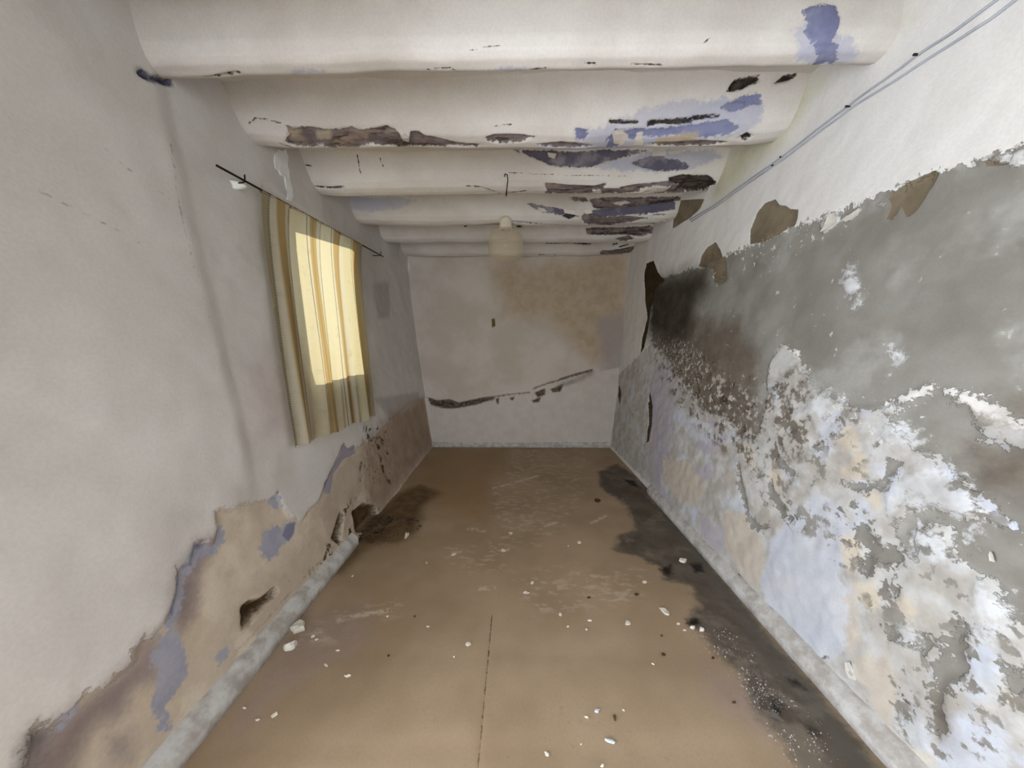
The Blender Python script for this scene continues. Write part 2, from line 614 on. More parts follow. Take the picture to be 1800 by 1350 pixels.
R['white'] = field(SR, [
    [(1560, 870), (1585, 845), (1622, 800), (1650, 812), (1690, 850), (1712, 875), (1765, 918), (1760, 926), (1720, 905), (1690, 912), (1640, 890), (1600, 893), (1560, 905)],
    [(1602, 935), (1615, 922), (1625, 935), (1660, 940), (1668, 955), (1662, 980), (1640, 990), (1612, 988), (1604, 960)],
    [(1718, 1025), (1735, 1025), (1768, 1070), (1770, 1110), (1745, 1140), (1715, 1125), (1712, 1080)],
    [(1575, 1100), (1600, 1100), (1605, 1130), (1580, 1125)],
    [(1545, 760), (1595, 742), (1610, 760), (1615, 775), (1595, 795), (1560, 780)],
    [(1478, 500), (1482, 478), (1495, 458), (1500, 470), (1500, 498), (1515, 515), (1512, 528), (1502, 538), (1490, 520), (1480, 505)],
    [(1560, 605), (1568, 604), (1584, 620), (1587, 640), (1572, 640)], [(1486, 1165), (1498, 1165), (1503, 1195), (1490, 1190)],
    [(1700, 925), (1718, 920), (1715, 940), (1695, 945)], [(1555, 715), (1566, 704), (1570, 712), (1560, 720)],
    [(1440, 690), (1475, 690), (1490, 715), (1440, 735), (1400, 730)], [(1570, 1260), (1620, 1260), (1640, 1330), (1600, 1310)]])
R['taupe'] = field(SR, [
    [(1318, 430), (1320, 402), (1332, 374), (1345, 357), (1358, 352), (1363, 350), (1370, 360), (1382, 362), (1390, 368), (1404, 368), (1400, 394), (1370, 412), (1340, 426)],
    [(1228, 468), (1232, 450), (1242, 435), (1256, 425), (1266, 440), (1274, 462), (1276, 492), (1262, 500), (1253, 495), (1252, 472)],
    [(1556, 345), (1600, 318), (1648, 298), (1640, 318), (1622, 346), (1604, 372), (1590, 382), (1580, 362), (1565, 385), (1553, 386), (1562, 360)],
    [(1722, 281), (1782, 264), (1768, 288), (1728, 292)],
    [(1185, 353), (1228, 350), (1240, 350), (1232, 366), (1215, 382), (1183, 402)]])
R['olive'] = field(SR, [[(1131, 484), (1135, 463), (1148, 458), (1155, 478), (1166, 493), (1150, 505), (1143, 540), (1138, 580), (1132, 610), (1126, 622), (1128, 598), (1137, 560), (1133, 520)]])
R['mould'] = field(SR, [[(1138, 492), (1200, 478), (1240, 470), (1245, 500), (1220, 540), (1210, 590), (1190, 610), (1165, 600), (1138, 592)]])
R['mould2'] = field(SR, [[(1150, 600), (1200, 560), (1290, 560), (1330, 620), (1330, 770), (1300, 765), (1230, 715), (1180, 650)], [(1690, 780), (1830, 800), (1830, 860), (1720, 860)],
                         [(1760, 690), (1830, 690), (1830, 740), (1770, 735)], [(1640, 1230), (1660, 1230), (1660, 1290), (1625, 1280)]])
R['rimband'] = field(SR, [[(1140, 590), (1190, 590), (1240, 640), (1330, 700), (1400, 640), (1440, 690), (1500, 720), (1480, 790), (1400, 800), (1330, 830), (1270, 790), (1200, 730), (1160, 660)]])
R['spots'] = field(SR, [[(1175, 600), (1230, 610), (1290, 660), (1390, 670), (1400, 730), (1350, 770), (1310, 770), (1250, 730), (1190, 690)]])
R['specks'] = field(SR, [[(1280, 440), (1400, 392), (1500, 360), (1500, 400), (1400, 440), (1300, 480)], [(1160, 600), (1230, 600), (1240, 660), (1180, 660)],
                         [(1240, 478), (1280, 470), (1290, 500), (1245, 510)], [(1440, 690), (1620, 700), (1640, 800), (1460, 780)]])
R['rims'] = field(SR, [[(1715, 278), (1775, 268), (1800, 262), (1800, 290), (1775, 292), (1765, 284), (1740, 285)], [(1440, 396), (1455, 375), (1470, 375), (1478, 388), (1462, 400), (1445, 412)],
                       [(1478, 384), (1510, 364), (1512, 372), (1490, 388)], [(1540, 358), (1556, 354), (1552, 362), (1538, 364)], [(1790, 390), (1812, 380), (1812, 405), (1795, 398)]])
R['slit'] = field(SR, [[(1142, 688), (1146, 715), (1144, 745), (1139, 776), (1134, 777), (1138, 740), (1138, 710)], [(1087, 668), (1091, 690), (1089, 712), (1085, 700)]])
R['damp'] = field(SR, [[(1250, 300), (1300, 250), (1345, 180), (1400, 140), (1440, 150), (1400, 215), (1330, 290), (1280, 340), (1255, 350)], [(1525, 5), (1580, -20), (1590, 30), (1545, 60)]])
R['crack'] = field(SR, [], [(((1520, 1230), (1540, 1260), (1575, 1305), (1600, 1340)), 0.0035), (((1368, 1105), (1390, 1130), (1405, 1140), (1414, 1139)), 0.003), (((1437, 1157), (1455, 1155)), 0.003),
                            (((1300, 1010), (1335, 1060), (1352, 1080)), 0.006), (((1575, 1205), (1585, 1225), (1608, 1255)), 0.004)])

R_layers = [
    dict(n='damp', c1=(196, 192, 158), c2=(206, 202, 176), soft=0.10, amp=0.05, sc=5, op=0.85),
    dict(n='lime', c1=(200, 199, 196), c2=(178, 172, 164), c3=(200, 205, 215), cs=7, cs3=4, amp=0.05, sc=14, soft=0.01, h=-0.3, hr=0.9, hs=26),
    dict(n='lav', c1=(176, 170, 184), c2=(190, 184, 192), amp=0.03, sc=9, soft=0.02, op=0.8),
    dict(n='tan', c1=(196, 184, 168), c2=(206, 196, 182), amp=0.03, sc=10, soft=0.015, op=0.85),
    dict(n='blue', c1=(205, 207, 212), c2=(196, 200, 210), cs=6, amp=0.05, sc=9, soft=0.015, op=0.92),
    dict(n='ochre', c1=(213, 200, 178), c2=(208, 196, 178), amp=0.04, sc=12, soft=0.015, op=0.8),
    dict(n='blot', c1=(120, 114, 104), c2=(146, 142, 134), amp=0.05, sc=10, soft=0.02, spk=(17, 0.555, 0.025), spk2=(5, 0.46, 0.06), op=0.9, h=-0.25, hr=0.4),
    dict(n='cem', c1=CEM, c2=CEM2, c3=(164, 162, 156), cs=3.2, cs3=2.6, amp=0.045, sc=14, fa=0.07, soft=0.004, h=-1.1, hr=0.35, hs=40),
    dict(n='mould2', c1=(92, 80, 66), c2=(110, 98, 82), soft=0.07, amp=0.06, sc=9, op=0.75),
    dict(n='rimband', c1=(112, 102, 88), c2=(92, 82, 70), soft=0.05, amp=0.05, sc=8, spk=(14, 0.535, 0.04), op=0.85, h=-0.5, hr=0.6),
    dict(n='rimband', c1=(206, 202, 194), c2=(186, 182, 174), soft=0.04, amp=0.05, sc=8, spk=(24, 0.57, 0.03), op=0.85, h=0.5, hr=0.5),
    dict(n='white', c1=(216, 218, 220), c2=(188, 188, 187), cs=10, amp=0.05, sc=14, fa=0.07, spk=(14, 0.44, 0.06), soft=0.012, h=0.5, hr=0.9, hs=50),
    dict(n='cem', c1=(204, 204, 200), c2=(180, 178, 172), amp=0.01, sc=20, soft=0.01, spk=(30, 0.665, 0.012), spk2=(4, 0.5, 0.08), h=0.4),
    dict(n='taupe', c1=TAUPE, c2=TAUPE2, amp=0.004, sc=30, soft=0.002, fa=0.006, h=-0.5, hr=0.3),
    dict(n='mould', c1=(50, 45, 33), c2=(66, 59, 46), soft=0.13, amp=0.07, sc=6, op=0.95),
    dict(n='olive', c1=(66, 54, 32), c2=(50, 42, 24), soft=0.003, amp=0.006, sc=30, h=-0.6),
    dict(n='spots', c1=(60, 50, 40), c2=(84, 74, 62), soft=0.03, spk=(15, 0.62, 0.04), op=0.9, h=-0.6),
    dict(n='spots', c1=(196, 190, 180), c2=(176, 170, 162), soft=0.03, spk=(24, 0.62, 0.03), op=0.8, h=0.6),
    dict(n='specks', c1=(226, 226, 224), c2=(210, 210, 206), soft=0.02, spk=(34, 0.63, 0.012), h=0.8),
    dict(n='rims', c1=(228, 228, 226), c2=(170, 168, 164), cs=30, soft=0.003, amp=0.006, sc=40, h=0.9, hr=0.6),
    dict(n='slit', c1=(74, 58, 44), c2=(96, 78, 62), soft=0.003, amp=0.004, sc=40, h=-0.8),
    dict(n='crack', c1=(120, 114, 108), c2=(96, 90, 84), soft=0.002, amp=0.003, sc=40, h=-0.6),
]
MAT_R = paint_material('right_wall_plaster', (CREAM, (230, 228, 224), 2.2), R_layers)


def disp_right(A, B, v):
    d = 0.014 * fbm(A, B, 1.6, 3) + 0.006 * fbm(A, B, 9, 3)
    d -= 0.009 * sstep(v['cem'] + 0.02 * fbm(A, B, 14, 3), -0.006, 0.006)
    d -= 0.004 * sstep(v['taupe'], -0.004, 0.004)
    d -= 0.010 * sstep(v['slit'], -0.004, 0.004) + 0.006 * sstep(v['olive'], -0.004, 0.004)
    d += 0.006 * sstep(v['white'] + 0.02 * fbm(A, B, 20, 3), -0.006, 0.01) + 0.006 * sstep(v['rims'], -0.005, 0.005)
    d += 0.006 * fbm(A, B, 26, 2) * sstep(v['lime'], 0, 0.05)
    return d


wall_r = grid_obj('wall_right', SR, (0.0115, 0.0115), MAT_R, R, disp_right)
tag(wall_r, 'right wall, white paint above bare grey cement and flaking limewash', kind='structure')

# ------------------------------------------------------------------ left wall
DOOR = (-0.62, 0.40, 1.9)       # doorway beside the camera: y0, y1, top
CUR_OFF = 0.045


def curtain_pt(u, v, off=CUR_OFF):
    a, b = SLC.inverse(u, v)
    return a, b


SLC = Surf(lambda a, b: np.stack([XL(np.maximum(a, 1.55), b) + CUR_OFF, a, b], 1), (0.9, 3.9), (0.3, 2.6))
# lit patch on the curtain -> window opening one wall thickness further out along the sun's rays
lit = SLC.poly([(520, 408), (622, 440), (635, 657), (556, 677)])
WALL_T = 0.20
sh_y = SUN_DIR.y / SUN_DIR.x * (WALL_T + CUR_OFF); sh_z = SUN_DIR.z / SUN_DIR.x * (WALL_T + CUR_OFF)
LY0, LY1 = lit[[0, 3], 0].mean(), lit[[1, 2], 0].mean()
LZ0, LZ1 = lit[[2, 3], 1].mean(), lit[[0, 1], 1].mean()
WY0, WY1 = lit[[0, 3], 0].min() - sh_y, lit[[1, 2], 0].max() - sh_y      # outer opening
WZ0, WZ1 = lit[[2, 3], 1].min() - sh_z, lit[[0, 1], 1].max() - sh_z
LY0, LY1, LZ0, LZ1 = lit[:, 0].min(), lit[:, 0].max(), lit[:, 1].min(), lit[:, 1].max()
IY0, IY1, IZ0, IZ1 = min(WY0, LY0) - 0.02, max(WY1, LY1) + 0.02, min(WZ0, LZ0) - 0.02, max(WZ1, LZ1) + 0.02

peel = [(40, 1420), (48, 1345), (62, 1308), (60, 1290), (75, 1275), (98, 1280), (112, 1258), (130, 1250), (160, 1215), (178, 1212), (200, 1195), (232, 1170), (246, 1155),
        (244, 1142), (252, 1125), (272, 1118), (285, 1098), (298, 1085), (306, 1055), (315, 1030), (318, 995), (338, 990), (343, 958), (356, 950), (378, 956), (386, 925), (380, 898), (398, 896), (430, 886), (470, 880),
        (490, 868), (500, 892), (512, 912), (530, 915), (545, 895), (560, 880), (572, 850), (580, 832), (596, 800), (604, 778), (615, 790), (630, 785), (660, 770), (690, 735), (735, 700), (750, 700),
        (780, 800), (640, 970), (520, 1130), (300, 1400)]
Lf = {}
Lf['peel'] = field(SL, [peel])
Lf['mauve'] = field(SL, [[(40, 1420), (48, 1345), (60, 1290), (98, 1280), (130, 1250), (200, 1195), (246, 1155), (252, 1125), (290, 1115), (290, 1190), (245, 1215), (225, 1260), (180, 1280), (150, 1350), (120, 1400)],
                         [(300, 1085), (318, 995), (345, 955), (390, 940), (380, 970), (360, 1010), (350, 1080), (320, 1120)], [(200, 1290), (240, 1290), (240, 1340), (205, 1330)]])
Lf['slate'] = field(SL, [[(40, 1420), (48, 1345), (58, 1295), (85, 1275), (100, 1290), (85, 1310), (80, 1340), (60, 1420)]])
Lf['blue'] = field(SL, [[(285, 1125), (310, 1105), (330, 1120), (342, 1185), (320, 1215), (300, 1240), (312, 1280), (300, 1290), (275, 1250), (285, 1200), (275, 1150)],
                        [(300, 1090), (312, 1040), (320, 1000), (343, 960), (392, 955), (385, 970), (350, 985), (335, 1020), (320, 1070), (305, 1110)],
                        [(460, 962), (468, 935), (480, 925), (500, 925), (510, 918), (520, 917), (518, 935), (510, 952), (495, 960), (490, 975), (476, 985), (464, 975)],
                        [(100, 1278), (130, 1250), (150, 1235), (140, 1260), (110, 1285)], [(475, 880), (490, 866), (500, 892), (480, 892)],
                        [(388, 1150), (398, 1142), (412, 1145), (405, 1160), (392, 1165)], [(385, 935), (395, 925), (400, 950), (385, 960)]])
Lf['blued'] = field(SL, [[(498, 940), (505, 922), (520, 917), (518, 938), (508, 952)], [(343, 960), (356, 950), (364, 958), (350, 968)], [(318, 1000), (322, 1000), (308, 1080), (303, 1080)]])
Lf['blue2'] = field(SL, [[(600, 800), (604, 776), (612, 788), (622, 782), (628, 796), (606, 808), (588, 832), (582, 868), (572, 868), (568, 850), (580, 832)]])
Lf['pinkish'] = field(SL, [[(345, 1000), (375, 1000), (375, 1060), (350, 1100), (335, 1080)], [(430, 640), (500, 640), (510, 760), (450, 780)]])
Lf['pale'] = field(SL, [[(596, 825), (620, 800), (650, 800), (640, 850), (610, 930), (580, 960), (565, 900), (575, 870)]])
Lf['brownish'] = field(SL, [[(640, 780), (690, 730), (745, 700), (775, 790), (720, 830), (690, 900), (650, 900)]])
Lf['hole'] = field(SL, [[(433, 1066), (446, 1055), (462, 1054), (490, 1032), (494, 1040), (475, 1062), (460, 1075), (446, 1095), (434, 1102)], [(620, 900), (640, 885), (662, 890), (665, 920), (650, 945), (628, 935)],
                        [(585, 945), (600, 900), (606, 905), (600, 945), (608, 960), (598, 955)]])
Lf['rot'] = field(SL, [[(575, 960), (600, 885), (640, 870), (680, 900), (665, 950), (620, 955), (600, 985), (560, 1010), (545, 1015)], [(640, 750), (685, 735), (690, 850), (650, 870), (630, 850)], [(462, 1060), (495, 1030), (520, 1010), (500, 1045), (470, 1085)]])
Lf['grey'] = field(SL, [[(655, 500), (685, 495), (685, 560), (665, 560)], [(660, 700), (735, 690), (740, 720), (690, 745)]])
Lf['crack'] = field(SL, [], [(((300, 250), (310, 330), (330, 420), (345, 480), (365, 560)), 0.0025), (((185, 260), (230, 300), (300, 350)), 0.0018), (((420, 1150), (500, 1060), (590, 960)), 0.005), (((290, 1340), (355, 1262), (380, 1230)), 0.004), (((60, 330), (190, 395), (260, 435)), 0.0018), (((430, 215), (450, 208), (490, 216)), 0.002)])
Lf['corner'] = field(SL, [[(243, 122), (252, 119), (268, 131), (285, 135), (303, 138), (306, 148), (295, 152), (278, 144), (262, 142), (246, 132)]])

L_layers = [
    dict(n='pinkish', c1=(206, 190, 182), c2=(196, 180, 176), soft=0.10, amp=0.06, sc=6, op=0.6),
    dict(n='grey', c1=(150, 142, 138), c2=(160, 152, 146), soft=0.03, amp=0.03, sc=10, op=0.5),
    dict(n='peel', c1=TAN, c2=(196, 180, 160), c3=(214, 200, 180), cs=5, cs3=4, amp=0.024, sc=14, fa=0.075, soft=0.003, h=-1.0, hr=0.35, hs=30),
    dict(n='brownish', c1=(146, 122, 102), c2=(160, 138, 118), soft=0.10, amp=0.05, sc=6, op=0.75),
    dict(n='mauve', c1=(146, 132, 130), c2=(128, 114, 112), amp=0.02, sc=9, soft=0.05, op=0.9),
    dict(n='slate', c1=(96, 92, 98), c2=(110, 104, 106), amp=0.02, sc=9, soft=0.04, op=0.9),
    dict(n='pale', c1=(192, 178, 160), c2=(180, 166, 148), amp=0.03, sc=12, soft=0.01, op=0.8),
    dict(n='blue', c1=(166, 167, 180), c2=(152, 154, 172), amp=0.020, sc=14, fa=0.05, soft=0.008, op=0.92, h=0.15),
    dict(n='blue2', c1=(150, 147, 160), c2=(158, 154, 166), amp=0.006, sc=26, soft=0.004, op=0.92),
    dict(n='blued', c1=(122, 125, 150), c2=(130, 132, 152), amp=0.006, sc=26, soft=0.006, op=0.9),
    dict(n='rot', c1=(66, 52, 34), c2=(92, 76, 54), soft=0.04, amp=0.03, sc=10, spk=(14, 0.60, 0.04), h=-0.7, hr=0.8),
    dict(n='hole', c1=(82, 63, 40), c2=(108, 86, 58), cs=16, soft=0.012, amp=0.012, sc=24, h=-1.2, hr=1.2),
    dict(n='crack', c1=(138, 126, 112), c2=(150, 138, 124), soft=0.003, amp=0.006, sc=30, h=-0.4, op=0.6),
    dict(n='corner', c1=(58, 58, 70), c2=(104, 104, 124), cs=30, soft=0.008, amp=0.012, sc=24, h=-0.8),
]
MAT_L = paint_material('left_wall_plaster', ((218, 214, 209), (208, 203, 197), 1.8), L_layers)


def disp_left(A, B, v):
    d = 0.022 * fbm(A, B, 1.4, 3) + 0.006 * fbm(A, B, 7, 3)
    d -= 0.010 * sstep(v['peel'], -0.005, 0.005)
    d -= 0.07 * sstep(v['hole'], -0.008, 0.02) + 0.008 * fbm(A, B, 22, 2) * sstep(v['rot'], 0, 0.05)
    d -= 0.03 * sstep(v['corner'], -0.006, 0.02)
    # no lumps next to the reveal
    near = (A > IY0 - 0.05) & (A < IY1 + 0.05) & (B > IZ0 - 0.05) & (B < IZ1 + 0.05)
    return np.where(near, d * 0.2, d)


def cut_left(a, b):
    return ((a > IY0) & (a < IY1) & (b > IZ0) & (b < IZ1)) | ((a > DOOR[0]) & (a < DOOR[1]) & (b < DOOR[2]))


wall_l = grid_obj('wall_left', SL, (0.0115, 0.0115), MAT_L, Lf, disp_left, cut=cut_left)
tag(wall_l, 'left wall, cream plaster peeling to tan and blue near the floor', kind='structure')

# ------------------------------------------------------------------ back wall
Bk = {}
Bk['stain'] = field(SB, [[(860, 470), (1010, 460), (1100, 440), (1110, 620), (1040, 640), (960, 560), (880, 560)]])
Bk['lav'] = field(SB, [[(1050, 560), (1110, 540), (1100, 700), (1060, 660)]])
Bk['low'] = field(SB, [[(745, 715), (830, 708), (960, 690), (1040, 655), (1120, 640), (1120, 800), (740, 800)]])
Bk['spot'] = field(SB, [[(864, 560), (870, 560), (871, 573), (865, 576)]])
Bk['band'] = field(SB, [[(750, 698), (768, 704), (790, 702), (806, 708), (830, 703), (850, 699), (870, 697), (868, 702), (835, 712), (800, 718), (780, 718), (758, 712)],
                        [(940, 690), (958, 683), (958, 694), (945, 698)], [(935, 704), (950, 698), (948, 706), (938, 708)], [(968, 684), (990, 676), (985, 688), (972, 690)], [(872, 700), (877, 700), (876, 710), (872, 708)], [(897, 700), (904, 698), (902, 704), (898, 703)]],
                   [(((868, 698), (890, 694), (930, 690)), 0.006), (((938, 683), (965, 673), (985, 668)), 0.006), (((985, 667), (1010, 659), (1040, 651)), 0.012)])
Bk['edge'] = field(SB, [], [(((985, 678), (1015, 668), (1040, 655)), 0.03)])
B_layers = [
    dict(n='stain', c1=(176, 156, 126), c2=(190, 172, 146), soft=0.16, amp=0.12, sc=3, op=0.85),
    dict(n='lav', c1=(170, 160, 160), c2=(160, 150, 150), soft=0.1, amp=0.06, sc=6, op=0.7),
    dict(n='low', c1=(214, 206, 198), c2=(206, 198, 190), soft=0.01, op=0.8),
    dict(n='spot', c1=(110, 92, 56), c2=(96, 80, 48), soft=0.01),
    dict(n='edge', c1=(110, 102, 94), c2=(150, 140, 130), soft=0.03, amp=0.03, sc=14, op=0.6),
    dict(n='band', c1=(66, 56, 48), c2=(120, 108, 96), cs=24, amp=0.016, sc=24, soft=0.012, h=-1.0, hr=0.6),
]
MAT_B = paint_material('back_wall_plaster', ((212, 203, 192), (198, 187, 173), 2.0), B_layers)


def disp_back(A, B, v):
    d = 0.014 * fbm(A, B, 1.7, 3) + 0.004 * fbm(A, B, 8, 3)
    d -= 0.02 * sstep(v['band'], -0.006, 0.012)
    d += 0.008 * sstep(v['low'], -0.004, 0.01)
    return d


wall_b = grid_obj('wall_back', SB, (0.013, 0.013), MAT_B, Bk, disp_back)
tag(wall_b, 'far end wall, cream plaster with a dark slanting crack', kind='structure')

# rear wall behind the camera (closed)
MAT_PLAIN = paint_material('plain_plaster', (CREAM, CREAM2, 1.8), [])
V, Fc = join([box((-1.75, REAR - 0.25, -0.02), (-1.0, REAR, 3.4)), box((0.6, REAR - 0.25, -0.02), (1.6, REAR, 3.4)), box((-1.0, REAR - 0.25, 2.25), (0.6, REAR, 3.4))])
tag(mesh_obj('wall_rear', V, Fc, MAT_PLAIN), 'plain cream wall with the entrance, behind the viewer', kind='structure')
# outer thickness of the left wall around the doorway (reveal and lintel)
jt = []
jt.append(box((-1.62, DOOR[0] - 0.06, 0), (-1.11, DOOR[0], DOOR[2] + 0.06)))
jt.append(box((-1.62, DOOR[1], 0), (-1.16, DOOR[1] + 0.05, DOOR[2] + 0.06)))
jt.append(box((-1.62, DOOR[0], DOOR[2]), (-1.30, DOOR[1], DOOR[2] + 0.06)))
V, Fc = join(jt)
tag(mesh_obj('door_1', V, Fc, simple_mat('door_frame_paint', (214, 208, 198), (200, 192, 182), 6, 0.6)), 'painted frame of the open doorway in the left wall', kind='structure')

V, Fc = box((-2.75, -3.4, -0.02), (-2.6, 1.05, 3.4))  # unseen wall added outside to stop the sun entering the left doorway
tag(mesh_obj('wall_sunblock', V, Fc, MAT_PLAIN), 'added unseen wall that keeps the sun out of the doorway', kind='structure')

# ------------------------------------------------------------------ floor: two vinyl sheets meeting at a seam
Fl = {}
Fl['grime'] = field(SF, [[(1050, 830), (1085, 815), (1110, 830), (1150, 870), (1200, 925), (1245, 985), (1330, 1090), (1420, 1195), (1560, 1360), (1600, 1420), (1440, 1420), (1400, 1340), (1330, 1250), (1300, 1190), (1250, 1130), (1215, 1100),
                          (1205, 1085), (1225, 1060), (1215, 1030), (1170, 1020), (1160, 995), (1110, 975), (1080, 965), (1090, 940), (1120, 930), (1100, 890), (1060, 860)]])
Fl['black'] = field(SF, [[(1095, 842), (1115, 845), (1125, 858), (1108, 852)], [(1160, 1000), (1180, 993), (1182, 1008), (1170, 1012)], [(1213, 990), (1232, 990), (1238, 1005), (1222, 1006)], [(1380, 1190), (1400, 1195), (1418, 1210), (1395, 1205)],
                         [(1355, 1225), (1372, 1235), (1370, 1255), (1358, 1245)], [(1415, 1275), (1440, 1288), (1425, 1290)], [(1205, 1092), (1225, 1085), (1230, 1095), (1212, 1100)],
                         [(678, 918), (690, 912), (690, 918), (680, 921)], [(715, 914), (728, 910), (722, 916)], [(655, 935), (672, 932), (672, 938), (656, 938)]])
Fl['dirtl'] = field(SF, [[(620, 955), (650, 905), (700, 868), (740, 850), (775, 866), (745, 890), (735, 935), (700, 955), (650, 960), (600, 1010), (585, 1010)]])
Fl['rust'] = field(SF, [[(765, 790), (890, 788), (870, 850), (850, 920), (780, 900), (720, 870)]])
Fl['dust'] = field(SF, [[(860, 850), (960, 820), (1040, 840), (1000, 920), (950, 960), (870, 960)], [(780, 960), (880, 950), (900, 1000), (800, 1010)], [(590, 1075), (700, 1055), (720, 1080), (600, 1095)], [(530, 1100), (600, 1090), (590, 1130), (530, 1130)],
                        [(900, 1010), (1000, 990), (1150, 1000), (1120, 1060), (930, 1080)], [(900, 790), (1040, 790), (1020, 840), (880, 860)]])
Fl['streak'] = field(SF, [], [(((597, 1091), (630, 1082), (690, 1072)), 0.012), (((868, 858), (900, 850), (945, 836)), 0.02), (((960, 925), (980, 918)), 0.016), (((825, 930), (850, 933)), 0.016), (((795, 975), (812, 968)), 0.012), (((880, 968), (892, 966)), 0.014), (((1040, 920), (1065, 907)), 0.01), (((845, 1035), (868, 1033)), 0.014)])
Fl['purp'] = field(SF, [[(520, 1090), (640, 1060), (650, 1130), (540, 1190), (470, 1230), (420, 1300), (400, 1290), (480, 1160)], [(1230, 1170), (1320, 1200), (1360, 1300), (1250, 1230)]])
Fl['lightf'] = field(SF, [[(720, 1200), (1000, 1180), (1250, 1300), (1400, 1420), (700, 1420)]])
Fl['rubble'] = field(SF, [[(1270, 1120), (1320, 1140), (1370, 1210), (1410, 1290), (1370, 1300), (1310, 1220), (1270, 1160)]])
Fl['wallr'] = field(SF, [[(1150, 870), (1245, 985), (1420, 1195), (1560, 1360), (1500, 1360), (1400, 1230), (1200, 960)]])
Fl['seam'] = field(SF, [], [(((840, 1350), (852, 1220), (865, 1080)), 0.0022), (((820, 1500), (840, 1350)), 0.0022)])
F_layers = [
    dict(n='rust', c1=(158, 122, 80), c2=(150, 120, 82), soft=0.16, amp=0.1, sc=3, op=0.6),
    dict(n='lightf', c1=(128, 108, 84), c2=(140, 118, 92), soft=0.3, spk=(40, 0.66, 0.04), op=0.35),
    dict(n='purp', c1=(160, 142, 132), c2=(150, 132, 122), soft=0.08, amp=0.05, sc=7, op=0.7),
    dict(n='dust', c1=(196, 178, 158), c2=(186, 166, 146), soft=0.06, st=(1.0, 2.2, 1), spk=(11, 0.565, 0.05), op=0.6),
    dict(n='streak', c1=(214, 202, 186), c2=(196, 180, 160), soft=0.012, amp=0.012, sc=24, spk=(30, 0.47, 0.06), op=0.8),
    dict(n='dirtl', c1=(80, 60, 36), c2=(112, 90, 62), soft=0.06, amp=0.07, sc=7, op=0.9, st=(1, 2, 1)),
    dict(n='grime', c1=(98, 90, 80), c2=(78, 70, 61), c3=(118, 109, 97), cs=6, amp=0.06, sc=9, soft=0.03, op=0.93, hr=0.6),
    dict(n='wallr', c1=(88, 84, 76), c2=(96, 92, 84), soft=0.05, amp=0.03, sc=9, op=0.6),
    dict(n='black', c1=(18, 15, 12), c2=(34, 28, 22), soft=0.018, amp=0.022, sc=20),
    dict(n='seam', c1=(70, 54, 38), c2=(110, 90, 68), cs=14, soft=0.002, amp=0.002, sc=24, op=0.85),
    dict(n='rubble', c1=(136, 130, 124), c2=(120, 112, 104), soft=0.05, spk=(24, 0.55, 0.06), op=0.6),
]
MAT_F = paint_material('vinyl_floor', ((172, 150, 124), (158, 136, 110), 1.6), F_layers, rough=0.62, grain=0.25, spec=0.28)
SEAM = -0.121


def disp_floor(A, B, v):
    d = -0.002 * np.exp(-((B - 1.30) / 0.05) ** 2) - 0.002 * np.exp(-((B - 0.955) / 0.04) ** 2)
    d = d + 0.003 * fbm(A, B, 2.0, 2)
    d += 0.004 * fbm(A, B, 30, 2) * sstep(v['grime'], 0, 0.05)
    # edges of both sheets dip into the seam where it lies open
    e = np.abs(A - SEAM)
    d -= 0.0015 * np.exp(-(e / 0.006) ** 2) * (1 - sstep(B, 1.45, 1.6))
    return d


slab_m = simple_mat('concrete_bed', (70, 60, 48), (56, 48, 38), 8, 0.9)
V, Fc = box((-1.6, REAR - 0.1, -0.12), (1.6, BACK + 0.1, -0.012))
floor_o = tag(mesh_obj('floor', V, Fc, slab_m), 'floor covered with two worn tan vinyl sheets', kind='structure')
grid_obj('vinyl_sheet', SF, (0.012, 0.012), MAT_F, Fl, disp_floor, floor_o, ar=(-1.3, SEAM))
grid_obj('vinyl_sheet', SF, (0.012, 0.012), MAT_F, Fl, disp_floor, floor_o, ar=(SEAM, 1.35))

# ------------------------------------------------------------------ ceiling bays
Cb = {}
Cb['slate'] = field(SCB, [[(1150, 145), (1200, 140), (1190, 150)]])
C_layers = [
    dict(n='slate', c1=SLATE, c2=(104, 100, 116), c3=(150, 146, 150), amp=0.008, sc=24, soft=0.003, h=-0.9, hr=0.5),
]
MAT_C = paint_material('ceiling_plaster', ((216, 211, 203), (205, 199, 190), 2.0), C_layers)


def disp_ceil(A, B, v):
    return 0.02 * fbm(A, B, 2.2, 3) - 0.010 * sstep(v['slate'], -0.005, 0.005)


# bays at beam height, plus the higher ceiling over the viewer
ceil_o = grid_obj('ceiling', SCB, (0.013, 0.013), MAT_C, Cb, disp_ceil)
tag(ceil_o, 'whitewashed ceiling carried by six plastered beams', kind='structure')
V, Fc = box((-1.75, REAR - 0.1, 2.70), (1.6, 1.45, 3.4))
mesh_obj('ceiling_slab', V, Fc, MAT_PLAIN, ceil_o)
V, Fc = box((-1.75, 1.47, 2.70), (1.6, BACK + 0.1, 3.4))
mesh_obj('roof_board', V, Fc, MAT_PLAIN, ceil_o)

# ------------------------------------------------------------------ beams
YB = [1.44, 1.955, 2.54, 3.14, 3.68, 4.20, 0.93, 0.38]


